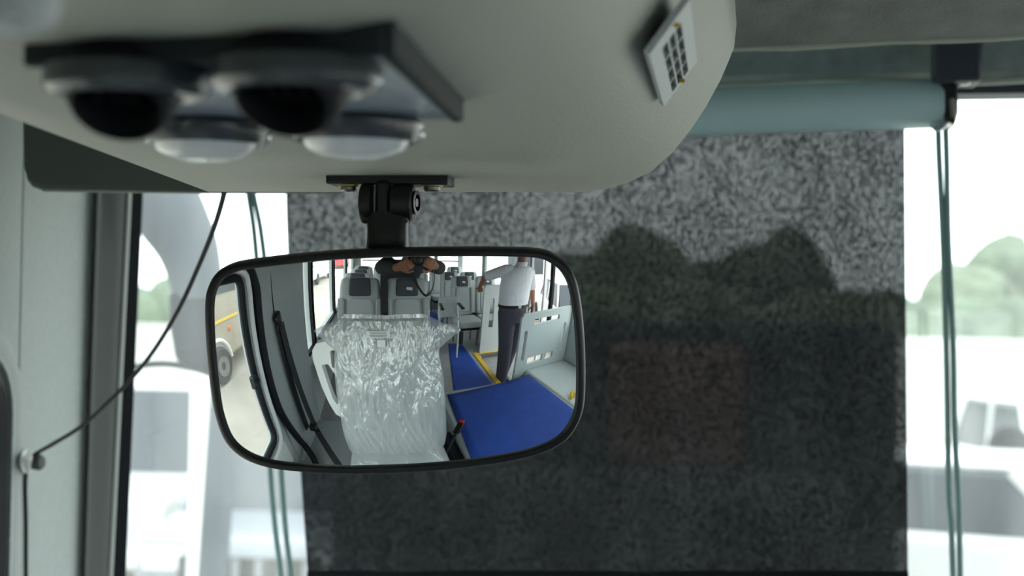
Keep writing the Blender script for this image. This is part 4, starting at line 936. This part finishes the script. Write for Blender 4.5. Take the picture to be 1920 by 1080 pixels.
# lorry with brown panel, made wide and dark to block bright ground behind the blind
lp = at(1150, 8.6); X, Y_, Z_ = lp; lr = thing('lorry', lp, 'dark lorry with a brown bonnet, enlarged to darken the view through the blind', 'lorry')
def lx(px): return PD(px, 600, 8.6).x
MB().box(((lx(575)+lx(1694))/2, Y_+2.1, Z_+1.42), (lx(1694)-lx(575), 3.4, 2.0)).build('load_body', M['slate'], lr, bevel=.05)
MB().box((lx(1180), Y_+.0, Z_+1.0), (lx(1600)-lx(760), .9, 1.5)).build('cab', M['slate2'], lr, bevel=.12)
MB().box((lx(1265), Y_+.37, Z_+2.0), (lx(1400)-lx(1130), .10, .62)).build('bonnet_panel', M['brown'], lr, bevel=.04, label='brown front panel')
MB().box((X, Y_-.5, Z_+.42), (2.2, .16, .2)).build('bumper', M['slate'], lr, bevel=.03)
for px in (700, 1580):
    for yy in (.3, 3.0):
        MB().lathe([(.2, -.12), (.38, -.12), (.42, -.08), (.42, .08), (.38, .12), (.2, .12)], (lx(px), Y_+yy, Z_+.42), (1, 0, 0), n=20).build('wheel', M['tyre'], lr)
# white post left
pp0 = PD(386, 640, 7.0); q = MB(); q.bar((pp0.x, pp0.y, GZ), (pp0.x, pp0.y, pp0.z), .085, .085); tag(q.build('post', M['white'], bevel=.01), 'blurred white upright post outside, below the exterior mirror', 'post')
p1, p2 = PD(425, 690, 6.0), PD(392, 1180, 6.0); q = MB(); q.bar(p2, p1, .095, .03, up=(0, -1, 0)); q.bar(Vector((p2.x, p2.y, GZ)), p2, .095, .03, up=(0, -1, 0)); tag(q.build('post', M['mirrorarm'], bevel=.01), 'blurred slanting grey-blue post beside the white one', 'post')
# boundary wall with houses of white render, far
bw = MB(); bw.box((0, 42, GZ+1.1), (90, .3, 2.2)); tag(bw.build('boundary_wall', M['render']), 'long white rendered wall closing the yard beyond the parked cars', 'wall')
def tree(x, y, h_, r_, m, label):
    t = thing('tree', (x, y, GZ), label, 'tree', 'trees beyond the yard wall')
    q = MB(); rnd = random.Random(int(x*13+y*7))
    for k in range(9):
        c_ = Vector((x+rnd.uniform(-.6, .6)*r_, y+rnd.uniform(-.6, .6)*r_, GZ+h_*.62+rnd.uniform(-.28, .26)*h_)); rr_ = r_*rnd.uniform(.38, .62)
        i0 = len(q.v); q.ball(c_, rr_, 14, 10)
        for i in range(i0, len(q.v)):
            v = q.v[i]; q.v[i] = c_+(v-c_)*(1+.35*noise.noise(v*.9))
    q.build('crown', m, t, angle=180)
    MB().tube([(x, y, GZ), (x+.1, y, GZ+h_*.3), (x, y, GZ+h_*.6)], [.3, .22, .12], 8).build('trunk', M['bark'], t)
rnd = random.Random(3)
trees_ = ((150, 545, 60, 3.0), (265, 530, 60, 2.6), (352, 590, 60, 1.8), (800, 500, 60, 3.4), (960, 520, 60, 3.2), (1105, 465, 60, 3.2), (1250, 475, 60, 3.0), (1400, 495, 60, 3.0), (1535, 560, 60, 2.4), (1655, 590, 60, 2.2), (1790, 515, 60, 2.6), (1925, 415, 60, 3.0), (2070, 430, 60, 3.0))
ordn = 'leftmost second third fourth fifth sixth seventh eighth ninth tenth eleventh twelfth rightmost'.split()
for k, (px, py, dep, rad_) in enumerate(trees_):
    p = PD(px, py, dep); hh = p.z-GZ
    tree(p.x, p.y+(k % 2)*9, hh*(1.12 if k % 2 else 1.0), rad_*.82, M['leaf'] if k % 2 else M['leaf2'], 'blurred green tree beyond the yard wall, %s of the row' % (ordn[k]+(' from the left' if 0 < k < 12 else '')))
hd_ = MB(); rnd2 = random.Random(5)
for k in range(46):
    x = -18+k*.9; hd_.ball((x, 46+rnd2.uniform(-.5, .5), GZ+2.0), (1.1, 1.0, 1.15+rnd2.uniform(-.2, .3)), 10, 7)
for i in range(len(hd_.v)):
    v = hd_.v[i]; hd_.v[i] = v+Vector((0, 0, .25*noise.noise(v*.8)))
tag(hd_.build('hedge', M['leaf'], angle=180), 'low blurred green hedge growing along the far side of the yard wall', 'hedge')
# things seen through the left windows in the mirror
tk = thing('minibus', (-3.9, -5.2, GZ), 'beige minibus with a yellow stripe, seen through the left door glass in the mirror', 'bus')
MB().box((-3.95, -4.9, GZ+1.38), (1.85, 5.6, 2.0)).build('body', M['beige'], tk, bevel=.10, seg=3)
MB().box((-3.015, -4.9, .37), (.02, 5.4, .05)).build('stripe', M['yellow'], tk, label='yellow stripe')
MB().box((-3.01, -5.3, 1.08), (.02, 4.0, .42)).build('side_window', M['carglass'], tk, bevel=.01)
MB().ball((-3.02, -3.80, .16), (.03, .06, .06)).build('side_lamp', M['orange'], tk)
for y in (-3.25, -6.4):
    MB().lathe([(.2, -.12), (.33, -.12), (.37, -.08), (.37, .08), (.33, .12), (.2, .12)], (-3.08, y, GZ+.37), (1, 0, 0), n=28).build('wheel', M['tyre'], tk)
    MB().lathe([(.02, -.1), (.2, -.13), (.2, .13), (.02, .1)], (-3.07, y, GZ+.37), (1, 0, 0), n=20).build('hub', M['steel'], tk)
    q = MB(); q.tube([(-3.02, y+.46*math.cos(t), GZ+.40+.46*math.sin(t)) for t in [math.pi*k/12 for k in range(13)]], .04, 8); q.build('wheel_arch', M['white'], tk)
def bus_box(name, c_, d_, m, label, stripe):
    t = thing(name, (c_[0], c_[1], GZ), label, 'bus'); z0 = GZ+.4
    MB().box((c_[0], c_[1], z0+d_[2]/2), d_, None).build('body', m, t, bevel=.15, seg=3)
    fx = c_[0]+d_[0]/2+.01; fy = c_[1]+d_[1]/2+.01
    n_ = max(2, int(d_[1]/1.3))
    for k in range(n_): MB().box((fx, c_[1]-d_[1]/2+(k+.5)*d_[1]/n_, z0+d_[2]*.68), (.03, d_[1]/n_*.8, d_[2]*.28)).build('window', M['carglass'], t)
    MB().box((c_[0], fy, z0+d_[2]*.66), (d_[0]*.85, .03, d_[2]*.34)).build('windscreen', M['carglass'], t)
    MB().box((fx, c_[1], z0+d_[2]*.42), (.03, d_[1]*.96, .09)).build('stripe', stripe, t)
    for yy in (-.3, .3): MB().lathe([(.2, -.12), (.38, -.12), (.42, -.08), (.42, .08), (.38, .12), (.2, .12)], (fx-.1, c_[1]+yy*d_[1], GZ+.42), (1, 0, 0), n=20).build('wheel', M['tyre'], t)
    return t
bus_box('minibus', (-6.6, -13, 0), (2.2, 5, 2.1), M['beige'], 'second beige minibus farther off, between the pillar and the window bar in the mirror', M['yellow'])
bus_box('bus', (-5.9, -38, 0), (2.2, 8, 2.3), M['redpaint'], 'red bus far behind, seen through the left windows in the mirror', M['white'])
bus_box('bus', (-5.6, -20, 0), (2.4, 8, 2.4), M['carwhite'], 'white bus far behind, seen through the left windows in the mirror', M['cargrey'])
car('parked_car', (5.6, -5.2, GZ+.12), .5, M['carwhite'], 'white car outside the doorway at the right side of the mirror', 1.0)
bus_box('bus', (6.5, -13, 0), (2.4, 8, 2.4), M['carwhite'], 'white bus outside beyond the doorway in the mirror', M['cargrey'])
